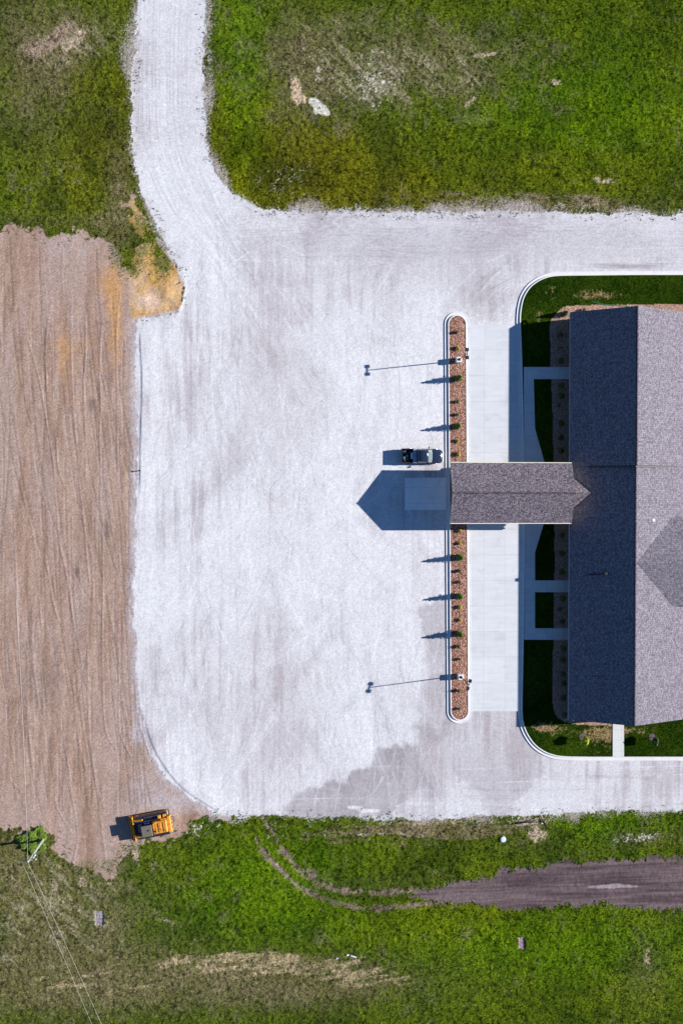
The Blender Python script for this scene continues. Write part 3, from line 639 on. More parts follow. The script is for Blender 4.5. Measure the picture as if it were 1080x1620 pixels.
o = sheet('grass', 3, 390000, isGr & (wm < .4) & (rutm < .45) & ~PIT & (bare < .45) & (n_xf > .25), .06, .15, .07, .19, 1.1, cm=(.6,1.45)); o['label'] = 'rough grass of the field'
o = sheet('lawn_grass', 4, 900000, lawn & ~isM, .06, .14, .05, .12, 1.1); o['label'] = 'short lawn grass inside the kerb'
near = np.clip(1-np.abs(sdG)/2.2, 0, 1)
o = sheet('edge_weeds', 5, 300000, (isG | isD) & ~lawn & ((np.abs(sdG) < 1.1) | ((np.abs(sdD) < 1.6) & isD)) & (n_f+.5*n_e > .66) & ~((X < W(300,700)[0]) & (Y < W(0,505)[1]) & (Y > W(0,1285)[1])), .08, .2, .08, .2, 1.1)
a_ = np.array(o.data.attributes['albedo'].data[0].color[:]) if len(o.data.vertices) else None
nv = len(o.data.vertices); cc = np.tile(np.array([.055,.075,.015,1.], np.float32), (nv, 1))*np.repeat(np.random.RandomState(8).uniform(.6,1.5,(nv//4,1)), 4, 0).astype(np.float32); cc[:, 3] = 1
o.data.attributes['albedo'].data.foreach_set('color', cc.ravel())
o = sheet('loose_stones', 6, 160000, (isG & (near > .55) & (n_e > 0)) | (isD & (n_xf > .93)) | (isGr & (wm > .5)), .06, .17, .03, .08, 1.1, cm=(.8,1.3), stone=True)
# land beyond, out to the horizon
B0, B1, A0, A1 = gx[0], gx[-1], gy[0], gy[-1]; far = 2500
vo = []; fo = []; co4 = []; tfo = []
def patch(x0, x1, y0, y1, c, t=.8, z=-.03):
    n = len(vo); vo.extend([(x0,y0,z),(x1,y0,z),(x1,y1,z),(x0,y1,z)]); fo.append((n,n+1,n+2,n+3)); co4.extend([(*c,1)]*4); tfo.extend([t]*4)
gc = (.052,.082,.010)
patch(-far, B0, -far, far, gc); patch(B1, far, -far, far, gc); patch(B0, B1, -far, A0, gc); patch(B0, B1, A1, far, gc)
raw_mesh('ground', np.array(vo), np.array(fo), np.array(co4, np.float32), np.array(tfo, np.float32))

# ---------------------------------------------------------------- kerbs, pads and walks
def struct(o): o['kind'] = 'structure'; return o
def sweep(path, prof, closed=False):
    """path: outer edge in world xy, profile offsets go to the left of travel"""
    n = len(path); vs = []; fs = []; m = len(prof)
    for i in range(n):
        a = Vector(path[(i-1) % n] if closed or i > 0 else path[0]); b = Vector(path[(i+1) % n] if closed or i < n-1 else path[-1])
        t = (b-a).normalized(); nn = Vector((-t.y, t.x))
        for o_, z in prof: vs.append((path[i][0]+nn.x*o_, path[i][1]+nn.y*o_, z))
    for i in range(n if closed else n-1):
        for k in range(m-1):
            fs.append((i*m+k, ((i+1) % n)*m+k, ((i+1) % n)*m+k+1, i*m+k+1))
    return MB().add(vs, fs)
c1 = Vector(W(722.4, 513.5)); c2 = Vector(W(726.2, 1124.5)); RO = 1.77
def stadium(r):
    ax = (c2-c1).normalized(); pts = []
    a0 = math.atan2(-ax.y, -ax.x)
    for k in range(25):
        a = a0-math.pi/2+math.pi*k/24; pts.append((c1.x+r*math.cos(a), c1.y+r*math.sin(a)))
    for k in range(25):
        a = a0+math.pi/2+math.pi*k/24; pts.append((c2.x+r*math.cos(a), c2.y+r*math.sin(a)))
    return pts            # counter-clockwise
o = sweep(stadium(RO), [(0,-.12),(0,.095),(.012,.108),(.30,.085),(.44,.085),(.452,.235),(.47,.25),(.585,.25),(.60,.235),(.60,.1)], True).build('island_kerb', M['kerb']); struct(o)
# island mulch: a fine sheet of wood chips
def chips_material():
    m = mat('wood_chips', (.33,.185,.13), .95); n = m.node_tree; b = n.nodes['Principled BSDF']
    g = n.nodes.new('ShaderNodeNewGeometry'); v = n.nodes.new('ShaderNodeTexVoronoi'); v.inputs['Scale'].default_value = 8.5
    n.links.new(g.outputs['Position'], v.inputs['Vector'])
    r = n.nodes.new('ShaderNodeValToRGB'); e = r.color_ramp.elements; e[0].color = (.09,.04,.028,1); e[0].position = .1; e[1].color = (.50,.29,.22,1); e[1].position = .95
    x = e.new(.5); x.color = (.26,.115,.07,1)
    s_ = n.nodes.new('ShaderNodeSeparateColor'); n.links.new(v.outputs['Color'], s_.inputs[0]); n.links.new(s_.outputs[0], r.inputs[0]); n.links.new(r.outputs[0], b.inputs['Base Color'])
    q = n.nodes.new('ShaderNodeBump'); q.inputs['Strength'].default_value = .8; q.inputs['Distance'].default_value = .08
    n.links.new(v.outputs['Distance'], q.inputs['Height']); n.links.new(q.outputs[0], b.inputs['Normal'])
    return m
M['chips'] = chips_material()
ri = RO-.602; ax = (c2-c1); Ln = ax.length; ax.normalize(); nn = Vector((-ax.y, ax.x))
vs = []; fs = []; na = int((Ln+2*ri)/.16); nb = 12
for i in range(na+1):
    s_ = -ri+(Ln+2*ri)*i/na; e_ = 0
    if s_ < 0: hw = math.sqrt(max(0, ri*ri-s_*s_))
    elif s_ > Ln: hw = math.sqrt(max(0, ri*ri-(s_-Ln)**2))
    else: hw = ri
    for j in range(nb+1):
        t = (j/nb*2-1)*hw; p = c1+ax*s_+nn*t
        vs.append((p.x, p.y, .20+.035*(1-(j/nb*2-1)**2)+random.uniform(-.018,.018)))
for i in range(na):
    for j in range(nb): a = i*(nb+1)+j; fs.append((a, a+1, a+nb+2, a+nb+1))
mb = MB().add(vs, fs); o = mb.build('island_mulch', M['chips']); struct(o)
# kerb round the lawn, one run from the north east round to the south east
o = sweep(kp, [(0,-.12),(0,.095),(.012,.108),(.30,.085),(.42,.085),(.432,.215),(.45,.23),(.575,.23),(.59,.215),(.59,.0)]).build('kerb', M['kerb']); struct(o)
# driveway: concrete between island and kerb
def kpx(y):      # outer kerb x at pixel row y
    for a, b in zip(KP[:-1], KP[1:]):
        if a[1] <= y <= b[1] and a[0] < 830: return a[0]+(b[0]-a[0])*(y-a[1])/(b[1]-a[1]+1e-9)
    return 820
rows = [514.2]+list(range(540, 1121, 30))+[1125]
pr = [W(kpx(max(y, 517.5))-.05, y) for y in rows]
pl_ = []
for y in rows:
    wy = W(742, y)[1]; t = (wy-c1.y)/(c2.y-c1.y); pl_.append((c1.x+(c2.x-c1.x)*t+RO+.004, wy))
mb = MB(); n = len(rows); mb.add([(x,y,.088) for x,y in pr]+[(x,y,.088) for x,y in pl_]+[(x,y,-.1) for x,y in pr]+[(x,y,-.1) for x,y in pl_],
  [(i,i+1,n+i+1,n+i) for i in range(n-1)]+[(0,n,3*n,2*n),(n-1,2*n-1,4*n-1,3*n-1)])
struct(mb.build('driveway', M['concrete']))
sp = [W(639.5,756),W(705.2,755.5),W(705.6,806.5),W(640,807)]
struct(MB().prism(sp, -.1, .06).build('canopy_slab', concrete_mat('slab_concrete', (.78,.78,.78), 2.95, 2.25, -.38, .57, (.6,.6), .04)))
PAV = [(827.5,581),(900,581),(900,600),(843,600),(845,678),(860,731),(860,745),(900,745),(900,815),(860,815),(859,828),(845,874),(845,918),(900,918),(900,936.6),(845,936.6),(845,993.6),(900,993.6),(900,1011.7),(828.0,1011.7),(828.6,850),(828.6,780),(827.8,700)]
struct(MB().prism([W(*p) for p in PAV], .0, .213).build('pavement', M['walk']))
struct(MB().prism([W(967.5,1135),W(985.3,1135),W(985.3,1196.2),W(967.5,1196.2)], .0, .232).build('footpath', M['walk']))

# ---------------------------------------------------------------- building
ZE, ZN, ZS = 2.96, 7.47, 6.84
xrN = W(1007.2, 600, ZN)[0]; runN = xrN-W(901.5, 600, ZE)[0]
xrS = W(1004.0, 950, ZS)[0]; runS = xrS-W(900, 950, ZE)[0]
PITCH = (ZS-ZE)/runS; PITCHN = (ZN-ZE)/runN
print('pitch', PITCH, PITCHN, runN, runS)
yN = .5*(W(901, 492.5, ZE)[1]+W(1007, 485, ZN)[1]); yS = .5*(W(900, 1140.5, ZE)[1]+W(1005, 1147, ZS)[1])
ySp = W(1004, 736.5, 6.4)[1]
bld = empty('building', xrS, (yN+yS)/2)
tag(bld, 'long low building with dark shingle gable roof and entrance canopy at the right edge', 'building')
inv = lambda x, y: (x-bld.location.x, y-bld.location.y)
BX, BY = bld.location.x, bld.location.y
RE = 10.6
def gable_roof(name, xr, run, zr, ya, yb, m, th=.2, parent=bld):
    PITCH = (zr-ZE)/run; zt = ZE; mb = MB(); prof = [(xr-run, zt-th), (xr-run, zt), (xr, zr), (xr+RE, zt), (xr+RE, zt-th), (xr, zr-th)]
    vs = [(x-BX, ya-BY, z) for x, z in prof]+[(x-BX, yb-BY, z) for x, z in prof]
    fs = [(0,1,2,5),(5,2,3,4),(11,8,7,6),(10,9,8,11)]
    for k in range(6): j = (k+1) % 6; fs.append((k, 6+k, 6+j, j))
    mb.add(vs, fs); o = mb.build(name, m, parent)
    o.data.materials.append(M['brown_trim'])
    for p in o.data.polygons:
        if abs(p.normal.z) < .3 or p.normal.z < 0: p.material_index = 1
    return o
rfN = gable_roof('roof', xrN, runN, ZN, ySp, yN, M['roof_x']); rfN['label'] = 'higher northern roof section of dark shingles'
rfS = gable_roof('roof', xrS, runS, ZS, yS, ySp-.004, M['roof_x']); rfS['label'] = 'lower southern roof section of dark shingles'
for rf, xr, zr, ya, yb in ((rfN, xrN, ZN, ySp, yN), (rfS, xrS, ZS, yS, ySp-.01)):
    mb = MB(); w_ = .17; z_ = zr+.02
    mb.add([(xr-w_-BX, ya-BY, z_-w_*PITCH), (xr-BX, ya-BY, z_+.01), (xr+w_-BX, ya-BY, z_-w_*.4), (xr-w_-BX, yb-BY, z_-w_*PITCH), (xr-BX, yb-BY, z_+.01), (xr+w_-BX, yb-BY, z_-w_*.4)], [(0,1,4,3),(1,2,5,4)])
    mb.build('ridge_cap', M['cap'], rf)
# cross gable on the sunny side
yc = W(1009, 890, 6.3)[1]; zc = ZS-.06; hwc = 6.2
PCG = .36; PE = (ZS-ZE)/RE
mb = MB(); xa = xrS+.05-BX; xb = xrS+16-BX; zt = zc-hwc*PCG
xv = xrS+(ZS-zt)/PE-BX
mb.add([(xa,yc-BY,zc+.01),(xb,yc-BY,zc+.01),(xb,yc-hwc-BY,zt),(xv,yc-hwc-BY,zt+.01),(xv,yc+hwc-BY,zt+.01),(xb,yc+hwc-BY,zt),
        (xb,yc-BY,zc-.2),(xb,yc-hwc-BY,zt-.2),(xb,yc+hwc-BY,zt-.2),(xv,yc-hwc-BY,zt-.2),(xv,yc+hwc-BY,zt-.2)],
       [(0,3,2,1),(0,1,5,4),(1,2,7,6),(1,6,8,5),(2,3,9,7),(5,8,10,4),(6,7,9,10,8)])
o = mb.build('roof', M['roof_x'], bld); o['label'] = 'cross gable roof wing facing east'
# walls
def wallbox(x0, x1, y0, y1, z1, name='wall'):
    o = MB().box(x0-BX, x1-BX, y0-BY, y1-BY, .05, z1).build(name, M['siding'], bld); return o
wx0, wx1 = xrN-runN+1.0, xrN+RE-.85
wW = wallbox(wx0, wx0+.25, yS+.4, yN-.4, ZE-.05); wW['label'] = 'long west wall under the eave'
wallbox(wx1-.25, wx1, yS+.4, yN-.4, ZE-.05)
for yy, xr, run, zr in ((yN-.4, xrN, runN, ZN), (yS+.65, xrS, runS, ZS), (ySp+.02, xrN, runN, ZN)):
    PT = (zr-ZE)/run; mb = MB(); xa_, xb_ = max(wx0+.252, xr-run+.3)-BX, wx1-.252-BX
    zl = zr-.22-PT*(xr-BX-xa_); zr_ = zr-.22-(zr-ZE)/RE*(xb_-(xr-BX))
    for a, b in ((yy-.25, yy),):
        vs = [(xa_,a-BY,.05),(xb_,a-BY,.05),(xb_,a-BY,zr_),(xr-BX,a-BY,zr-.22),(xa_,a-BY,zl)]
        vs += [(x, b-BY, z) for x, _, z in vs]
        mb.add(vs, [(0,1,2,3,4),(9,8,7,6,5)]+[(k, (k+1) % 5, 5+(k+1) % 5, 5+k) for k in range(5)])
    g_ = mb.build('gable_wall', M['brown_trim'] if yy == ySp+.02 else M['siding'], bld)  # wall at the roof step coloured dark, standing in for its shadow line
# east wing body under the cross gable
MB().box(wx1+.003-BX, xrS+15.4-BX, yc-hwc+.5-BY, yc+hwc-.5-BY, .05, zt-.12).build('wall', M['siding'], bld)
# stone plinth along the west wall
MB().box(wx0-.08-BX, wx0-.003-BX, yS+.35-BY, yN-.35-BY, .0, .95).build('stone_plinth', M['stone'], bld)
# gutter and downspouts
gx0 = min(xrN-runN, xrS-runS)
for xe, ya, yb in ((xrN-runN, ySp+.02, yN), (xrS-runS, yS, ySp-.03)):
    mb = MB(); mb.add([(xe-.003-BX, ya-BY, ZE-.02),(xe-.003-BX, ya-BY, ZE-.15),(xe-.10-BX, ya-BY, ZE-.15),(xe-.13-BX, ya-BY, ZE-.03),(xe-.003-BX, yb-BY, ZE-.02),(xe-.003-BX, yb-BY, ZE-.15),(xe-.10-BX, yb-BY, ZE-.15),(xe-.13-BX, yb-BY, ZE-.03)],
       [(0,1,5,4),(1,2,6,5),(2,3,7,6)]); o = mb.build('gutter', M['white'], bld)
    for yy in (ya+.4, yb-.4):
        MB().tube([(xe-.06-BX, yy-BY, ZE-.1), (xe-.02-BX, yy-BY, ZE-.4), (wx0-.13-BX, yy-BY, ZE-.7), (wx0-.13-BX, yy-BY, .25)], .045, 6).build('downspout', M['white'], o)
def opening(pyc, w, h, z0, kind):
    yy = W(900, pyc, 1.0)[1]
    f = MB()
    for a, b, c, e in ((-w/2-.08, -w/2, z0, z0+h), (w/2, w/2+.08, z0, z0+h), (-w/2-.08, w/2+.08, z0+h, z0+h+.08), (-w/2-.08, w/2+.08, z0-.08, z0)):
        f.box(wx0-.12-BX, wx0-.005-BX, yy+a-BY, yy+b-BY, c, e)
    fo_ = f.build(kind, M['white'], bld)
    MB().box(wx0-.09-BX, wx0-.006-BX, yy-w/2+.003-BY, yy+w/2-.003-BY, z0+.002, z0+h-.002).build('pane' if kind == 'window' else 'door_leaf', M['glass'] if kind == 'window' else M['black_metal'], fo_)
for py in (525, 555, 625, 660, 695, 850, 885, 965, 1030, 1065, 1100, 1130): opening(py, 1.1, 1.3, 1.05, 'window')
for py in (590, 779, 927, 1003): opening(py, 1.0 if py != 779 else 1.8, 2.1, .235, 'door')
# roof vents
x_, y_ = W(1031.5, 823, 5.6); zz = ZS-(x_-xrS)*PE
v_ = MB().box(x_-.22-BX, x_+.22-BX, y_-.2-BY, y_+.2-BY, zz-.15, zz+.16, .05).build('roof_vent', M['white'], bld)
MB().box(x_+.224-BX, x_+.26-BX, y_-.15-BY, y_+.15-BY, zz-.1, zz+.08).build('louvre', M['black_metal'], v_)
xa_, ya_ = W(926, 909.2, 3.9); xb_, yb_ = W(957, 907.5, 5.1)
za_ = ZS-(xrS-xa_)*PITCH; zb_ = ZS-(xrS-xb_)*PITCH
o = MB().tube([(xa_-BX, ya_-BY, za_+.09), (xb_-BX, yb_-BY, zb_+.09)], .07, 8).build('conduit', M['black_metal'], bld)
MB().box(xb_-.24-BX, xb_+.24-BX, yb_-.24-BY, yb_+.24-BY, zb_-.1, zb_+.24, .05).build('conduit_box', M['black_metal'], o)
# canopy: roof 4.3 m up on posts, ridge running west to east
zce, zcr = 4.27, 5.93
cyr = W(716.5, 779.5, zcr)[1]; hwc = .5*(W(712,732,zce)[1]-W(712,827.5,zce)[1]); xcw = .5*(W(712,780,zce)[0]+W(716,779.5,zcr)[0]); xce = W(906.5, 779, 4.9)[0]
cyr = .5*(cyr+.5*(W(712,732,zce)[1]+W(712,827.5,zce)[1]))
def ridge_roof(name, xa, xb, yc_, hw, zr, ze, th, m, parent, slant=0.0):
    prof = [(-hw, ze-th), (-hw, ze), (0, zr), (hw, ze), (hw, ze-th), (0, zr-th)]
    vs = [(xa-BX, yc_+y-BY, z) for y, z in prof]+[(xb-BX+(slant*(1-abs(y)/hw)), yc_+y-BY, z) for y, z in prof]
    fs = [(0,1,2,5),(5,2,3,4),(11,8,7,6),(10,9,8,11)]
    for k in range(6): j = (k+1) % 6; fs.append((k, 6+k, 6+j, j))
    o = MB().add(vs, fs).build(name, m, parent); o.data.materials.append(M['fascia'])
    for p in o.data.polygons:
        if abs(p.normal.z) < .3 or p.normal.z < 0: p.material_index = 1
    return o
cr = ridge_roof('canopy_roof', xcw, xce, cyr, hwc, zcr, zce, .32, M['roof_y'], bld); cr['label'] = 'canopy roof reaching over the driveway and island'
mb = MB(); mb.add([(xcw-BX, cyr+s_*.17-BY, zcr+.02-abs(s_)*.17*.4) for s_ in (-1,0,1)]+[(xce-BX, cyr+s_*.17-BY, zcr+.02-abs(s_)*.17*.4) for s_ in (-1,0,1)], [(0,1,4,3),(1,2,5,4)])
mb.build('ridge_cap', M['cap'], cr)
for s_ in (-1, 1):
    MB().box(xcw-BX, xce-.05-BX, min(cyr+s_*(hwc+.004), cyr+s_*(hwc+.11))-BY, max(cyr+s_*(hwc+.004), cyr+s_*(hwc+.11))-BY, zce-.14, zce-.01).build('gutter', M['fascia'], cr)
for xg in (xcw+.35, xce-.15):     # gable infill
    mb = MB(); vs = [(xg-BX, cyr-hwc+.4-BY, zce-.3), (xg-BX, cyr+hwc-.4-BY, zce-.3), (xg-BX, cyr+hwc-.4-BY, zce-.2), (xg-BX, cyr-BY, zcr-.34), (xg-BX, cyr-hwc+.4-BY, zce-.2)]
    vs += [(x+.12, y, z) for x, y, z in vs]; mb.add(vs, [(4,3,2,1,0),(5,6,7,8,9)]+[(k, (k+1) % 5, 5+(k+1) % 5, 5+k) for k in range(5)]); mb.build('gable_wall', M['siding'], cr)
MB().box(xcw+.5-BX, xce-.2-BX, cyr-hwc+.35-BY, cyr+hwc-.35-BY, zce-.42, zce-.325).build('soffit', M['white'], cr)
# lower connector roof behind the canopy
zk = 4.36; xk = W(939, 779, zk)[0]; hk = 2.15
xke = xrS-(ZS-zk)/PITCH
zke = zk-hk*.5; xc0 = xrS-(ZS-zke)/PITCH
mb = MB(); xs_ = xce-1.5
mb.add([(xs_-BX, cyr-BY, zk), (xke+.15-BX, cyr-BY, zk), (xs_-BX, cyr+hk-BY, zke), (xc0+.1-BX, cyr+hk-BY, zke), (xs_-BX, cyr-hk-BY, zke), (xc0+.1-BX, cyr-hk-BY, zke)], [(0,2,3,1),(0,1,5,4)])
o = mb.build('connector_roof', M['roof_y'], bld)
for xcol in (c1.x+.45, W(876,779)[0]):
    for s_ in (-1, 1):
        y0 = cyr+s_*(hwc-.75)
        o = MB().box(xcol-.2-BX, xcol+.2-BX, y0-.2-BY, y0+.2-BY, .1, zce-.42).build('canopy_column', M['white'], bld)
        MB().box(xcol-.38-BX, xcol+.38-BX, y0-.38-BY, y0+.38-BY, .1, 1.15, .04).build('stone_pier', M['stone'], o)

# ---------------------------------------------------------------- lamp posts
def lamp_post(px, py, rz, label):
    x, y = W(px, py); t = empty('lamp_post', x, y, .2, rz)
    tag(t, label, 'lamp post', 'lamp posts in the planted island')
    MB().box(-.38,.38,-.38,.38,-.1,.98,.03).build('concrete_base', M['pole_conc'], t).rotation_euler = (0,0,-rz)
    p = MB().tube([(0,0,1.0),(0,0,5.9)], .075, 4, .06).build('pole', M['bronze'], t)
    MB().box(-.17,.17,-.17,.17,.982,1.03,.01).build('base_plate', M['bronze'], p)
    MB().box(-.05,.05,-.30,.30,5.86,5.96).build('crossarm', M['bronze'], t)
    for s_ in (-1, 1):
        h_ = MB().box(-.22,.22,min(s_*.3,s_*.76),max(s_*.3,s_*.76),5.80,6.0,.04).build('lamp_head', M['bronze'], t)
        MB().box(-.16,.16,s_*.53-.16,s_*.53+.16,5.78,5.797).build('lens', M['lens'], h_)
    return t
lamp_post(723.4, 570.8, math.radians(2), 'dark twin head lamp post on a pale block, north of the canopy')
lamp_post(726.2, 1068.8, math.radians(-17), 'dark twin head lamp post with turned heads, south of the canopy')

# ---------------------------------------------------------------- plants
def leaf_cloud(n, fn, size, seed):
    r = random.Random(seed); mb = MB()
    for _ in range(n):
        p, nrm, sc = fn(r); p = Vector(p); a = Vector((r.gauss(0,1), r.gauss(0,1), r.gauss(0,1))).normalized()
        nv = (Vector(nrm)*1.2+a*.8).normalized(); u = nv.orthogonal().normalized(); u = Matrix.Rotation(r.uniform(0, 6.28), 3, nv) @ u; v = nv.cross(u)
        s_ = size*sc*r.uniform(.6, 1.3)
        mb.add([p-u*s_*.5, p+v*s_*.35, p+u*s_*.7, p-v*s_*.35], [(0,1,2,3)])
    return mb
def conifer_fn(h, rad):
    lay = 11
    def fn(r):
        k = r.random()**1.35; z = .12*h+k*.88*h; rr = rad*((1-k)**.6)*(.75+.25*min(1, k*5))
        th = r.uniform(0, 6.283); lob = (.74+.26*math.sin(th*4+int(k*lay)*1.9))*(.82+.24*math.sin(k*34)); q = rr*lob*r.uniform(.45, 1.05)
        sag = -.12*q
        return ((q*math.cos(th), q*math.sin(th), z+sag), (math.cos(th), math.sin(th), .5), 1)
    return fn
def ball_fn(rx, rz, z0):
    def fn(r):
        th = r.uniform(0, 6.283); u = r.uniform(-.35, 1); q = math.sqrt(1-u*u)
        d_ = r.uniform(.6, 1.05)*(.85+.2*math.sin(th*3+2)*math.sin(u*5+1))
        return ((rx*q*math.cos(th)*d_, rx*q*math.sin(th)*d_, z0+rz*u*d_), (q*math.cos(th), q*math.sin(th), u+.3), 1)
    return fn
def plant(name, m, mb, stem):
    t = empty(name, 0, 0)
    mb.build('foliage', m, t); stem.build('stem' if 'tree' not in name else 'trunk', M['bark'], t)
    return t
def dress(mb_v, name): return name
con = plant('conifer_tree', M['leaf'], leaf_cloud(2300, conifer_fn(2.35, .74), .15, 3), MB().tube([(0,0,-.05),(0,0,1.9)], .05, 6, .012))
con2 = plant('conifer_tree', M['leaf'], leaf_cloud(2100, conifer_fn(2.2, .68), .15, 8), MB().tube([(0,0,-.05),(0,0,1.8)], .05, 6, .012))
low = plant('green_shrub', M['leaf_dark'], leaf_cloud(420, ball_fn(.29, .34, .30), .09, 4), MB().tube([(0,0,-.05),(0,0,.3)], .03, 5, .015))
gold = plant('golden_shrub', M['leaf_yel'], leaf_cloud(520, ball_fn(.36, .30, .26), .10, 5), MB().tube([(0,0,-.05),(0,0,.3)], .03, 5, .015))
wshrub = plant('foundation_shrub', M['leaf_dark'], leaf_cloud(420, ball_fn(.5, .5, .42), .13, 6), MB().tube([(0,0,-.05),(0,0,.4)], .03, 5, .015))
used = set()
def place(src, px, py, z, rz, sc, label, cat, group, hmid=.5):
    o = src if src.name not in used else copy_tree(src)
    used.add(src.name)
    x, y = W(px, py, z+hmid)
    o.location = (x, y, z); o.rotation_euler = (0, 0, rz); o.scale = (sc, sc, sc)
    tag(o, label, cat, group); return o
IS = 'shrubs planted in the mulch island'
items = [  # px, py, kind
 (723.2,525.4,'g','small green shrub nearest the rounded north tip of the island'),
 (723.8,550.7,'y','golden shrub between the north tip and the north lamp post'),
 (727.2,597,'c','conifer just south of the north lamp post'),
 (724,635.2,'g','small green shrub, first one south of the northernmost conifer'),
 (723.6,656,'g','small green shrub close above the conifer nearest the parked pickup'),
 (725.4,673.3,'d','conifer north of the pickup, second from the north tip'),
 (724.2,697.3,'y','golden shrub level with the north side of the pickup'),
 (725,718.7,'y','golden shrub beside the pickup bonnet, against the canopy edge'),
 (727.2,839.5,'y','golden shrub tight against the south edge of the canopy'),
 (727.2,859.5,'y','golden shrub between the canopy and the first conifer south of it'),
 (729.3,882,'c','conifer first south of the canopy'),
 (727,903.5,'g','tiny green shrub just below the first conifer south of the canopy'),
 (727,921,'g','small green shrub just above the middle conifer of the south half'),
 (728.6,943.3,'d','middle conifer of the three south of the canopy'),
 (727.4,960.6,'y','golden shrub just below the middle conifer of the south half'),
 (727.7,981,'y','golden shrub just above the southernmost conifer'),
 (728.4,1003.4,'c','southernmost conifer of the island'),
 (725.8,1023,'g','small green shrub just below the southernmost conifer'),
 (727,1043.3,'g','small green shrub just above the south lamp post'),
 (725.8,1093,'g','small dark shrub just below the south lamp post'),
 (726.2,1121.7,'g','small dark shrub nearest the rounded south tip of the island')]
for i, (px, py, k, lb) in enumerate(items):
    if k == 'c': place(con, px-1.0, py+.5, .2, i*1.3, 1.0-.02*(i % 3), lb, 'tree', 'conifers planted in the mulch island', 1.1)
    elif k == 'd': place(con2, px-1.0, py+.5, .2, i*1.1, 1.0, lb, 'tree', 'conifers planted in the mulch island', 1.05)
    elif k == 'y': place(gold, px, py, .2, i*.9, .92+.08*math.sin(i*2), lb, 'shrub', 'golden shrubs in the mulch island', .35)
    else: place(low, px-.5, py, .2, i*.8, .95+.12*math.sin(i*3.1), lb, 'shrub', 'green shrubs in the mulch island', .35)
WS = 'shrubs planted along the shaded west wall'
wl = [(884.7,529.5,'northernmost dark shrub in the shaded wall bed',1),(886,570.5,'dark shrub in the wall bed just above the northernmost side path',1),(887,610,'dark shrub in the wall bed just below the northernmost side path',1),(887,626,'second dark shrub below the northernmost side path',1.05),
 (883.5,641,'small dark shrub set further from the wall, north of the canopy',.6),(887,670,'dark shrub midway between the north path and the canopy',1),(886.5,692,'dark shrub, second above the canopy in the wall bed',.9),(886.5,713,'dark shrub nearest the canopy on its north side',1),
 (888,847,'dark shrub nearest the canopy on its south side',.9),(888,876,'dark shrub, second below the canopy in the wall bed',1),(888,905,'dark shrub just above the middle side path',1),
 (889.5,947,'upper dark shrub in the bed between the two southern paths',1),(884.5,964,'small middle shrub in the bed between the two southern paths',.75),(888.5,983,'lower dark shrub in the bed between the two southern paths',1),
 (891,1025.6,'dark shrub just below the southernmost side path',.95),(889.3,1043.7,'second dark shrub below the southernmost side path',.95),(889.8,1066.6,'third dark shrub below the southernmost side path',.95),(891,1081,'fourth dark shrub below the southernmost side path',.9),
 (890,1104,'dark shrub in the wall bed, second from its rounded south end',1),(892,1131.6,'dark shrub in the rounded south end of the wall bed',1.05)]
for i, (px, py, lb, sc) in enumerate(wl): place(wshrub, px, py, .16, i*1.7, sc, lb, 'shrub', WS, .4)
o = copy_tree(gold); o.name = 'golden_shrub'; x, y = W(884, 550, .4); o.location = (x, y, .16); o.scale = (.7,.7,.6); tag(o, 'small pale green shrub in the shaded bed at the north corner', 'shrub')
o['group'] = WS
for ch in o.children:
    if ch.name.startswith('foliage'): ch.data = ch.data.copy(); ch.data.materials[0] = M['weed']
o = copy_tree(con2); x, y = W(893, 496, .9); o.location = (x, y, .16); o.scale = (.95,.95,.85); tag(o, 'upright green bush at the sunny north west corner of the building', 'bush'); del o['group']
o = copy_tree(low); x, y = W(923, 490.5, .3); o.location = (x, y, .16); tag(o, 'small green shrub peeping out under the north gable edge', 'shrub'); del o['group']
# lawn trees with rings of mulch
def lawn_tree(px, py, m, label, seed):
    x, y = W(px, py); t = empty('lawn_tree', x, y, .17); tag(t, label, 'tree', 'young trees in the south lawn')
    cx_, cy_ = W(px+6.8, py+7.3, 1.6); cx_ -= x; cy_ -= y
    MB().tube([(0,0,-.05),(cx_*.5,cy_*.5,.7),(cx_,cy_,1.7)], .045, 6, .02).build('trunk', M['bark'], t)
    f = ball_fn(.52, .62, 1.42)
    mb = leaf_cloud(1500, lambda r: (lambda q: ((q[0][0]*.85+cx_, q[0][1]*1.3+cy_, q[0][2]), q[1], q[2]))(f(r)), .16, seed); mb.build('crown', m, t)
    MB().lathe([(.52,-.06),(.48,.03),(.35,.05),(.05,.06)], 22).build('mulch_ring', M['mulch_ring'], t)
lawn_tree(919.3, 1164.8, M['leaf_lime'], 'young lime yellow tree in a mulch ring on the south lawn, left of the footpath', 21)
lawn_tree(1029.5, 1165.5, M['leaf_dark'], 'young dark leaved tree in a mulch ring on the lawn right of the footpath', 22)
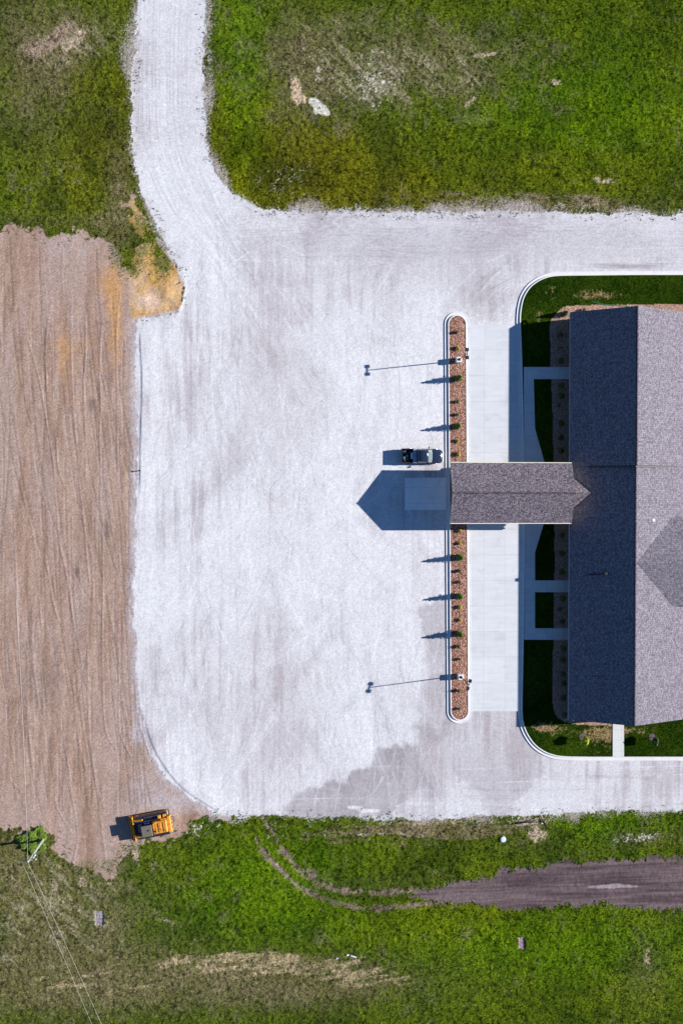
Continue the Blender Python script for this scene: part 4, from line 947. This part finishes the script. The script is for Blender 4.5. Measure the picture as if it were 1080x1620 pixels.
# weeds round the utility pole
def weed_patch(px, py, rx, ry, h, seed, label):
    x, y = W(px, py); t = empty('weed_clump', x, y); tag(t, label, 'weeds'); r = random.Random(seed); mb = MB()
    for _ in range(5200):
        a = r.uniform(0, 6.283); q = math.sqrt(r.random())*(.8+.16*math.sin(a*3+seed)+.1*math.sin(a*7)); px_ = q*rx*math.cos(a); py_ = q*ry*math.sin(a)
        clump = .45+.55*abs(math.sin(px_*2.3+seed)*math.cos(py_*2.9)); hh = h*clump*(1-.5*q*q)*r.uniform(.4, 1.1)
        b = r.uniform(0, 6.283); l = r.uniform(.1, .25); w = .06
        mb.add([(px_-w*math.sin(b), py_+w*math.cos(b), hh), (px_+w*math.sin(b), py_-w*math.cos(b), hh), (px_+l*math.cos(b), py_+l*math.sin(b), hh-.12+r.uniform(0,.16)), (px_-l*.6*math.cos(b), py_-l*.6*math.sin(b), max(.0, hh-.3))], [(0,3,1),(0,1,2)])
    mb.build('foliage', M['weed'], t); s_ = MB()
    s_.tube([(.5,.6,-.1),(.55,.7,.2),(.5,.75,h*.6)], .03, 5, .01)
    s_.build('stem', M['bark'], t)
weed_patch(54, 1329, 2.25, 2.0, .75, 5, 'tall bright green weeds round the foot of the utility pole')

# ---------------------------------------------------------------- utility pole and wires
upx, upy = W(70, 1326.5)
up = empty('utility_pole', upx, upy); tag(up, 'pale weathered utility pole with a crossarm at the lower left corner', 'utility pole')
UH = 7.6
MB().tube([(0,0,-.3),(0,0,UH)], .17, 10, .12).build('pole', M['wood_pole'], up)
arm = MB().box(-.95,.95,-.06,.06,UH-.55,UH-.42).build('crossarm', M['wood_pole'], up); arm.rotation_euler = (0,0,.12)
for s_ in (-.85, 0, .85):
    z0 = UH-.42 if s_ else UH
    ins = MB().lathe([(.03,z0),(.07,z0+.04),(.04,z0+.08),(.07,z0+.12),(.035,z0+.2)], 10, (s_*math.cos(.12), s_*math.sin(.12), 0)).build('insulator', M['porcelain'], up)
MB().tube([(.16,0,UH-2.2),(.35,0,UH-1.9),(.35,0,UH-1.2)], .12, 8).build('transformer', M['porcelain'], up)
def wire(p, q, sag, label, n=24):
    pts = []
    for i in range(n+1):
        t = i/n; v = Vector(p).lerp(Vector(q), t); v.z -= sag*4*t*(1-t); pts.append(v)
    o = MB().tube(pts, .012, 5).build('power_line', M['wire']); tag(o, label, 'wire', 'overhead wires from the utility pole')
top = Vector((upx, upy, UH+.2))
e1 = W(152, 1600, 6.9); e2 = W(136, 1600, 6.9)
a1_ = Vector((upx+.85*math.cos(.12), upy+.85*math.sin(.12), UH-.2)); a0_ = Vector((upx-.85*math.cos(.12), upy-.85*math.sin(.12), UH-.2))
d1 = (Vector(e1)-Vector(top[:2])).normalized(); far1 = Vector((e1[0]+d1.x*30, e1[1]+d1.y*30, 7.6))
d2 = (Vector(e2)-Vector(a0_[:2])).normalized(); far2 = Vector((e2[0]+d2.x*30, e2[1]+d2.y*30, 7.6))
wire(tuple(top), tuple(far1), .8, 'right hand wire of the pair running down to the bottom edge')
wire(tuple(a0_), tuple(far2), .8, 'left hand wire of the pair running down to the bottom edge')
b1 = W(44, 1270, 7.3); wire(tuple(top), (b1[0]-1.2, b1[1]+26, 7.6), .5, 'wire running up from the pole along the left edge')

# ---------------------------------------------------------------- pickup truck
def pickup():
    x, y = W(667.3, 721.6, .7); t = empty('pickup_truck', x, y, .02, math.radians(-.8))
    tag(t, 'dark navy extended cab pickup with an open loaded bed facing the island', 'pickup truck')
    P = M['truck_paint']; HW = 1.0
    # local x forward: front bumper +2.93, tail -2.93
    def sec(x, hw, z0, z1, c=.12, crown=.03):
        return [(x,-hw,z0),(x,-hw,z1-c),(x,-hw+c*.6,z1-c*.25),(x,-hw*.5,z1+crown*.6),(x,0,z1+crown),(x,hw*.5,z1+crown*.6),(x,hw-c*.6,z1-c*.25),(x,hw,z1-c),(x,hw,z0)]
    body = MB().loft([sec(-.72,.985,.42,1.13,.06,.0), sec(.2,1.0,.42,1.13,.08,.0), sec(1.0,1.0,.45,1.14,.1,.01), sec(1.25,.995,.48,1.16,.14,.04), sec(2.0,.98,.5,1.12,.18,.06), sec(2.5,.93,.5,1.06,.2,.06), sec(2.74,.84,.5,.99,.2,.04), sec(2.84,.70,.52,.90,.15,.02)])
    body.build('body', P, t, True)
    # greenhouse
    def cs(x, hb, ht, z0, z1): return [(x,-hb,z0),(x,-ht,z1-.05),(x,-ht+.1,z1),(x,0,z1+.03),(x,ht-.1,z1),(x,ht,z1-.05),(x,hb,z0)]
    cab = MB().loft([cs(-.78,.93,.76,1.1,1.72), cs(-.68,.94,.79,1.1,1.82), cs(-.1,.95,.81,1.1,1.86), cs(.55,.95,.80,1.1,1.83), cs(.68,.95,.79,1.1,1.78)]).build('cab', P, t, True)
    MB().add([(.66,-.80,1.74),(.70,-.62,1.80),(.70,.62,1.80),(.66,.80,1.74),(1.27,.90,1.17),(1.36,.45,1.20),(1.36,-.45,1.20),(1.27,-.90,1.17)],[(0,1,6,7),(1,2,5,6),(2,3,4,5)]).build('windscreen', mat('windscreen_glass',(.16,.20,.20),.12,spec=.9,coat=1), t)
    for s_ in (-1, 1):
        MB().add([(.67,s_*.95,1.1),(1.27,s_*.95,1.13),(.67,s_*.81,1.74)],[(0,1,2)]).build('quarter_panel', P, t)
        w = MB().add([(-.62,s_*.945,1.17),(.55,s_*.955,1.17),(.50,s_*.835,1.70),(-.56,s_*.82,1.70)],[(0,1,2,3)]).build('side_window', M['glass'], t)
        dr = MB().box(-.1,.98,min(s_*1.0,s_*1.015),max(s_*1.0,s_*1.015),.5,1.05).build('door', P, t)
        MB().box(.02,.2,min(s_*1.016,s_*1.05),max(s_*1.016,s_*1.05),.92,.96).build('handle', M['chrome'], dr)
        mr = MB().box(.80,.93,min(s_*1.1,s_*1.30),max(s_*1.1,s_*1.30),1.10,1.34,.03); mr.box(.84,.9,min(s_*.9,s_*1.12),max(s_*.9,s_*1.12),1.15,1.2); mr.build('wing_mirror', M['black_metal'], t)
        MB().box(-2.88,-.80,min(s_*.88,s_*.99),max(s_*.88,s_*.99),.45,1.22,.02).build('bed_side', P, t)
        MB().box(-2.85,-1.30,min(s_*.90,s_*.97),max(s_*.90,s_*.97),1.222,1.245).build('bed_rail', M['black_metal'], t)
        MB().box(2.62,2.80,min(s_*.60,s_*.86),max(s_*.60,s_*.86),.74,.90,.03).build('headlight', M['clear'], t)
        MB().box(-2.93,-2.885,min(s_*.84,s_*.98),max(s_*.84,s_*.98),.75,1.12).build('tail_light', M['amber'], t)
        for xw in (-1.82, 1.80):
            wh_ = MB().lathe([(.18,-.13),(.36,-.13),(.385,-.09),(.385,.09),(.36,.13),(.18,.13)], 24, (xw, s_*.86, .385), 'y').build('wheel', M['rubber'], t, False)
            MB().lathe([(.22,-.02),(.2,.02),(.05,.03)] if s_ > 0 else [(.05,-.03),(.2,-.02),(.22,.02)], 16, (xw, s_*(.86+.12), .385), 'y').build('rim', M['chrome'], wh_)
            MB().add([(xw+.5*math.cos(a),s_*(.99+k*.05),.40+.5*math.sin(a)) for k in (0,1) for a in [math.pi*i/10 for i in range(11)]],[(i,i+1,12+i,11+i) for i in range(10)]).build('wheel_arch', P, t)
    MB().box(-2.78,-.82,-.879,.879,.60,.66).build('bed_floor', M['bed'], t)
    MB().box(-.80,-.735,-.985,.985,.5,1.16).build('bed_front', P, t)
    tg = MB().box(-2.90,-2.83,-.875,.875,.52,1.20,.02).build('tailgate', P, t); MB().box(-2.925,-2.903,-.12,.12,1.0,1.06).build('handle', M['chrome'], tg)
    MB().box(-2.99,-2.93,-.92,.92,.42,.60,.02).build('rear_bumper', M['chrome'], t)
    fb = MB().loft([[(2.78,-.92,.42),(2.78,-.92,.66),(2.78,.92,.66),(2.78,.92,.42)],[(2.90,-.78,.42),(2.92,-.78,.66),(2.92,.78,.66),(2.90,.78,.42)],[(2.96,-.5,.44),(2.98,-.5,.62),(2.98,.5,.62),(2.96,.5,.44)]]); fb.build('front_bumper', M['chrome'], t)
    MB().add([(2.846,-.5,.68),(2.846,.5,.68),(2.865,.5,.93),(2.865,-.5,.93)],[(0,1,2,3)]).build('grille', M['chrome'], t)
    MB().add([(-.79,-.7,1.2),(-.79,.7,1.2),(-.75,.6,1.66),(-.75,-.6,1.66)],[(0,1,2,3)]).build('rear_window', M['glass'], t)
    for s_ in (-1, 1): MB().tube([(1.34,s_*.1,1.225),(1.2,s_*.65,1.26)], .012, 4).build('wiper', M['black_metal'], t)
    tb = MB().box(-1.33,-.82,-1.0,1.0,.98,1.33,.03).build('tool_box', M['alu'], t)
    MB().box(-1.30,-.86,-.03,.03,1.332,1.345).build('lid_seam', M['grey_p'], tb)
    return t
tk = pickup()
def in_bed(lx, ly, z):
    v = Matrix.Rotation(tk.rotation_euler.z, 3, 'Z') @ Vector((lx, ly, z)); return (tk.location.x+v.x, tk.location.y+v.y, .02+z)
def cargo(name, mb, m, lx, ly, label, cat, rz=0, z=.66):
    o = mb.build(name, m); o.location = in_bed(lx, ly, z); o.rotation_euler = (0,0,rz); tag(o, label, cat); return o
cargo('crate', MB().box(-.16,.16,-.2,.2,0,.34,.03), M['teal'], -2.48, -.32, 'teal green crate near the tailgate of the pickup bed', 'crate', .2)
cargo('fuel_can', MB().box(-.16,.14,-.1,.1,0,.36,.05).box(.0,.1,-.02,.02,.36,.42), M['red'], -2.42, -.70, 'red fuel can in the south corner of the pickup bed', 'fuel can', -.3)
cargo('bucket', MB().lathe([(.12,0),(.15,.33),(.16,.35),(.13,.34),(.11,.05)], 16), M['white_p'], -2.17, -.06, 'round white bucket in the middle of the pickup bed', 'bucket')
cargo('jug', MB().box(-.1,.1,-.07,.07,0,.28,.05).lathe([(.03,.28),(.03,.33)], 8), M['white_p'], -2.06, -.48, 'small pale jug lying beside the white bucket in the bed', 'jug', .7)
cargo('cloth_bag', MB().loft([[(.16*math.cos(a)*s_, .13*math.sin(a)*s_, z) for a in [6.283*i/10 for i in range(10)]] for s_, z in ((.9,0),(1.1,.1),(.8,.22),(.3,.28))]), M['purple'], -2.24, .30, 'purple cloth bag on the floor of the pickup bed', 'bag')
cargo('white_box', MB().box(-.13,.13,-.42,.42,0,.5,.02), M['white_p'], -1.50, .0, 'long white box lying against the silver tool box', 'box')
cargo('hand_tool', MB().tube([(-.3,-.1,.04),(.25,.15,.06)], .03, 6).box(.2,.34,.05,.25,0,.12), M['grey_p'], -1.85, .42, 'grey long handled tool lying in the pickup bed', 'tool')
cargo('tool_bag', MB().loft([[(.2*x_, .15*y_, z) for x_, y_ in ((-1,-1),(1,-1),(1,1),(-1,1))] for z in (0,.12,.2)]), M['grey_p'], -2.45, .52, 'dark grey bag in the north corner of the pickup bed', 'bag', .5)

# ---------------------------------------------------------------- track loader
def track_loader():
    x, y = W(242.5, 1304.5, .6); ang = math.radians(9.5+180); t = empty('track_loader', x, y, .02, ang)
    tag(t, 'yellow tracked loader with orange engine cover parked at the edge of the dirt', 'loader')
    # local +x = forward (towards the west), +y = south side in the world
    Yl, D = M['yellow'], M['machine_dark']
    for s_ in (-1, 1):
        y0, y1 = sorted((s_*1.02, s_*1.56)); prof = []
        for a in range(9): q = -math.pi/2+math.pi*a/8; prof.append((2.0+.42*math.cos(q), .50+.48*math.sin(q)))
        for a in range(9): q = math.pi/2+math.pi*a/8; prof.append((-2.0+.42*math.cos(q), .50+.48*math.sin(q)))
        n = len(prof); tr = MB(); tr.add([(px,y0,pz) for px,pz in prof]+[(px,y1,pz) for px,pz in prof], [tuple(range(n-1,-1,-1)), tuple(range(n,2*n))]+[(i,(i+1)%n,n+(i+1)%n,n+i) for i in range(n)])
        tk_ = tr.build('track', M['steel_track'], t)
        gr = MB()
        for i in range(24): xx = -2.05+i*.178; gr.box(xx-.02,xx+.02,y0-.01,y1+.01,.97,1.03)
        gr.build('grouser', M['worn_steel'], tk_)
        for xw in (-2.0, 2.0): MB().lathe([(.28,-.03),(.30,.03)], 16, (xw, s_*1.58, .5), 'y').build('sprocket', Yl, tk_)
        MB().box(-1.6,1.6,min(s_*1.562,s_*1.60),max(s_*1.562,s_*1.60),.34,.62).build('track_frame', Yl, tk_)
    MB().box(-1.9,1.7,-1.0,1.0,.45,1.15,.05).build('chassis', D, t)
    MB().box(-2.05,-.05,-.72,.95,1.16,1.85,.12).build('engine_cover', M['orange'], t)
    cw = MB().box(-2.60,-2.06,-1.10,1.15,.62,1.62,.10).build('counterweight', Yl, t)
    for yy in (-.6, 0, .6): MB().box(-2.64,-2.602,yy-.18,yy+.18,1.0,1.3).build('rear_grille', D, cw)
    # ripper hoses on the back
    MB().tube([(-2.6,-.9,1.2),(-2.95,-.75,1.15),(-3.0,-.3,.9),(-2.85,.1,.5)], .06, 6).build('rear_hitch', M['worn_steel'], t)
    cab = MB().loft([[(-.0,-.50,1.15),(1.45,-.50,1.15),(1.45,.92,1.15),(-.0,.92,1.15)],[(.02,-.46,2.05),(1.30,-.46,2.05),(1.30,.88,2.05),(.02,.88,2.05)]]).build('cab', D, t)
    MB().box(-.04,1.40,-.54,.98,2.052,2.17,.05).build('cab_roof', M['grey_roof'], t)
    MB().lathe([(.09,2.17),(.09,2.27),(.03,2.29)], 10, (.4,.15,0)).build('beacon', D, t)
    for a, b in (((1.47,-.42,1.2),(1.33,-.4,2.0)),): pass
    MB().add([(1.452,-.42,1.25),(1.452,.84,1.25),(1.33,.80,1.98),(1.33,-.38,1.98)],[(0,1,2,3)]).build('front_window', M['glass'], cab)
    for yy in (-.465, .885): MB().add([(.12,yy+(-.012 if yy < 0 else .016)*2,1.3),(1.25,yy+(-.012 if yy<0 else .016)*2,1.3),(1.18,yy+(-.008 if yy<0 else .012),1.98),(.12,yy+(-.008 if yy<0 else .012),1.98)],[(0,1,2,3)]).build('side_window', M['glass'], cab)
    # north side deck: hydraulic tank, blue cover, rails
    MB().box(-1.1,.9,-1.0,-.75,1.155,1.42,.04).build('hydraulic_tank', D, t)
    MB().box(.05,1.0,-1.0,-.56,1.16,1.50,.08).build('blue_cover', mat('blue_cover',(.03,.07,.30),.4,var=.2), t) if False else None
    MB().box(.25,1.05,-1.02,-.56,1.43,1.62,.06).build('blue_tank', mat('blue_tank',(.02,.035,.12),.4,var=.3,vscale=5), t)
    MB().tube([(-1.3,-1.3,1.08),(.9,-1.3,1.12)], .07, 6).build('side_cylinder', M['worn_steel'], t)
    for xx in (-1.8, -1.1): MB().box(xx-.22,xx+.22,-1.38,-.85,1.16,1.40,.05).build('fender_step', Yl, t)
    MB().tube([(-.35,-.75,1.4),(-.35,-.75,2.5)], .06, 8).build('exhaust_pipe', D, t)
    for i in range(5): MB().box(-1.9+i*.33,-1.78+i*.33,-.5,.75,1.852,1.875).build('cover_louvre', D if i in (1,3) else M['orange'], t)
    MB().box(-1.98,-1.2,-.90,-.73,1.2,1.62,.05).build('battery_box', Yl, t)
    MB().tube([(-1.2,-.86,1.5),(-.6,-.95,1.65),(.3,-.9,1.7),(1.1,-.85,1.45)], .035, 6).build('hose', D, t)
    MB().tube([(-1.7,.97,1.3),(-.2,1.0,1.75),(1.5,1.0,1.65)], .03, 6).build('handrail', M['worn_steel'], t)
    MB().tube([(1.48,.92,1.3),(1.72,1.1,1.75),(1.78,1.12,1.95)], .025, 6).build('mirror_arm', D, t)
    MB().box(1.35,1.9,-.55,.55,1.155,1.30,.05).build('front_deck', M['worn_steel'], t)
    MB().lathe([(.10,1.86),(.10,2.02),(.14,2.05),(.02,2.08)], 10, (-.45,.55,0)).build('air_intake', D, t)
    # lift arms and bucket in front
    for s_ in (-1, 1):
        MB().obox((1.95, s_*1.12, 1.12), (.78,0,-.22), (0,.10,0), (.04,0,.15)).build('lift_arm', Yl, t)
        MB().tube([(1.2,s_*.8,1.2),(2.45,s_*.9,1.0)], .07, 8).build('lift_cylinder', M['chrome'], t)
    prof = [(2.62,1.10),(2.55,.80),(2.60,.35),(2.85,.12),(3.30,.08),(3.30,.05),(2.80,.07),(2.53,.30),(2.47,.80),(2.55,1.14)]
    n = len(prof); b = MB(); b.add([(px,-1.62,pz) for px,pz in prof]+[(px,1.62,pz) for px,pz in prof], [tuple(range(n-1,-1,-1)), tuple(range(n,2*n))]+[(i,(i+1)%n,n+(i+1)%n,n+i) for i in range(n)])
    bk = b.build('bucket', Yl, t)
    for s_ in (-1, 1):
        MB().add([(2.5,s_*1.63,.8),(2.55,s_*1.63,1.14),(2.68,s_*1.63,1.1),(3.3,s_*1.63,.1),(2.8,s_*1.63,.06),(2.53,s_*1.63,.3)]+[(2.5,s_*1.58,.8),(2.55,s_*1.58,1.14),(2.68,s_*1.58,1.1),(3.3,s_*1.58,.1),(2.8,s_*1.58,.06),(2.53,s_*1.58,.3)],
           [(0,1,2,3,4,5),(11,10,9,8,7,6)]+[(i,(i+1)%6,6+(i+1)%6,6+i) for i in range(6)]).build('bucket_side', Yl, bk)
    for i in range(7): MB().box(3.28,3.42,-1.5+i*.5-.05,-1.5+i*.5+.05,.04,.09).build('bucket_tooth', M['worn_steel'], bk)
    return t
track_loader()

# ---------------------------------------------------------------- small things
# three legged stand on the bare patch
def stand():
    x, y = W(855.5, 1296.5); t = empty('tripod_stand', x, y, .08); tag(t, 'thin black three legged stand throwing a long shadow by the lower gravel edge', 'tripod')
    ft = [(W(853.2,1290.5)), (W(858,1299.5)), (W(849,1297))]; ap = Vector((.05, -.05, 1.35))
    for i, f in enumerate(ft):
        MB().tube([(f[0]-x, f[1]-y, 0), ap], .06, 6, .075).build('leg', M['black_metal'], t)
    a, b = ft[0], ft[1]; MB().tube([(a[0]-x, a[1]-y, .08), (b[0]-x, b[1]-y, .08)], .05, 6).build('spreader', M['black_metal'], t)
    MB().lathe([(.08,1.2),(.17,1.3),(.19,1.62),(.13,1.72),(.05,1.75)], 10).build('head', M['black_metal'], t)
    MB().lathe([(.05,1.75),(.05,1.92),(.12,1.93),(.12,2.05),(.03,2.08)], 8).build('top_unit', M['black_metal'], t)
stand()
x, y = W(857, 1302); o = MB().box(-.14,.14,-.10,.10,-.05,.07,.02).build('marker_block', M['litter']); o.location = (x,y,.02); tag(o, 'small white block at the foot of the black stand', 'block')
x, y = W(795, 1327.5); t = empty('manhole', x, y); tag(t, 'round pale utility cover standing in the grass below the gravel', 'manhole')
MB().lathe([(.40,-.1),(.40,.16),(.37,.20),(.30,.20)], 28).build('riser_ring', M['cover'], t)
MB().lathe([(.30,.17),(.298,.225),(.26,.235),(.03,.24)], 28).build('lid', M['cover'], t)
mb = MB()
for s_ in (-1, 1): mb.box(-.10,.10,s_*.07-.012,s_*.07+.012,.238,.255)
mb.build('lid_grip', M['grey_p'], t)
x, y = W(559, 1512.5); o = MB().box(-.42,.42,-.07,.07,0,.05,.01).build('board', M['litter']); o.location = (x,y,.14); o.rotation_euler = (0,.0,math.radians(-19)); tag(o, 'white board scrap lying in the grass, the long narrow one', 'litter', 'white scraps in the lower grass')
x, y = W(549.8, 1510.2); o = MB().box(-.17,.17,-.10,.10,0,.06,.02).build('scrap', M['litter']); o.location = (x,y,.14); tag(o, 'short white scrap just left of the long narrow board', 'litter', 'white scraps in the lower grass')
x, y = W(533, 1515.5); o = MB().add([(-.2,-.08,.02),(.05,-.12,.05),(.22,.05,.1),(-.02,.13,.04),(-.2,-.08,-.02),(.05,-.12,.01),(.22,.05,.06),(-.02,.13,.0)],[(0,1,2,3),(7,6,5,4),(0,1,5,4),(1,2,6,5),(2,3,7,6),(3,0,4,7)]).build('scrap', M['litter']); o.location = (x,y,.14); tag(o, 'crumpled white scrap leftmost of the three in the lower grass', 'litter', 'white scraps in the lower grass')
hp = [(934,477.5),(940,479.5),(948,481),(956,482.5),(965,483.2),(975,484),(985,484.6),(994,485.5)]
o = MB().tube([(*W(*p), .24) for p in curve(hp, 3)], .035, 6).build('garden_hose', M['hose']); tag(o, 'green garden hose lying along the north mulch edge', 'hose')
x, y = W(222.5, 744.5); o = MB().tube([(0,0,-.1),(0,0,.55)], .09, 8, .07).lathe([(.1,.5),(.12,.56),(.05,.6)], 8).build('survey_stake', M['black_metal']); o.location = (x, y, 0); tag(o, 'short dark stake at the left rim of the gravel lot', 'stake')
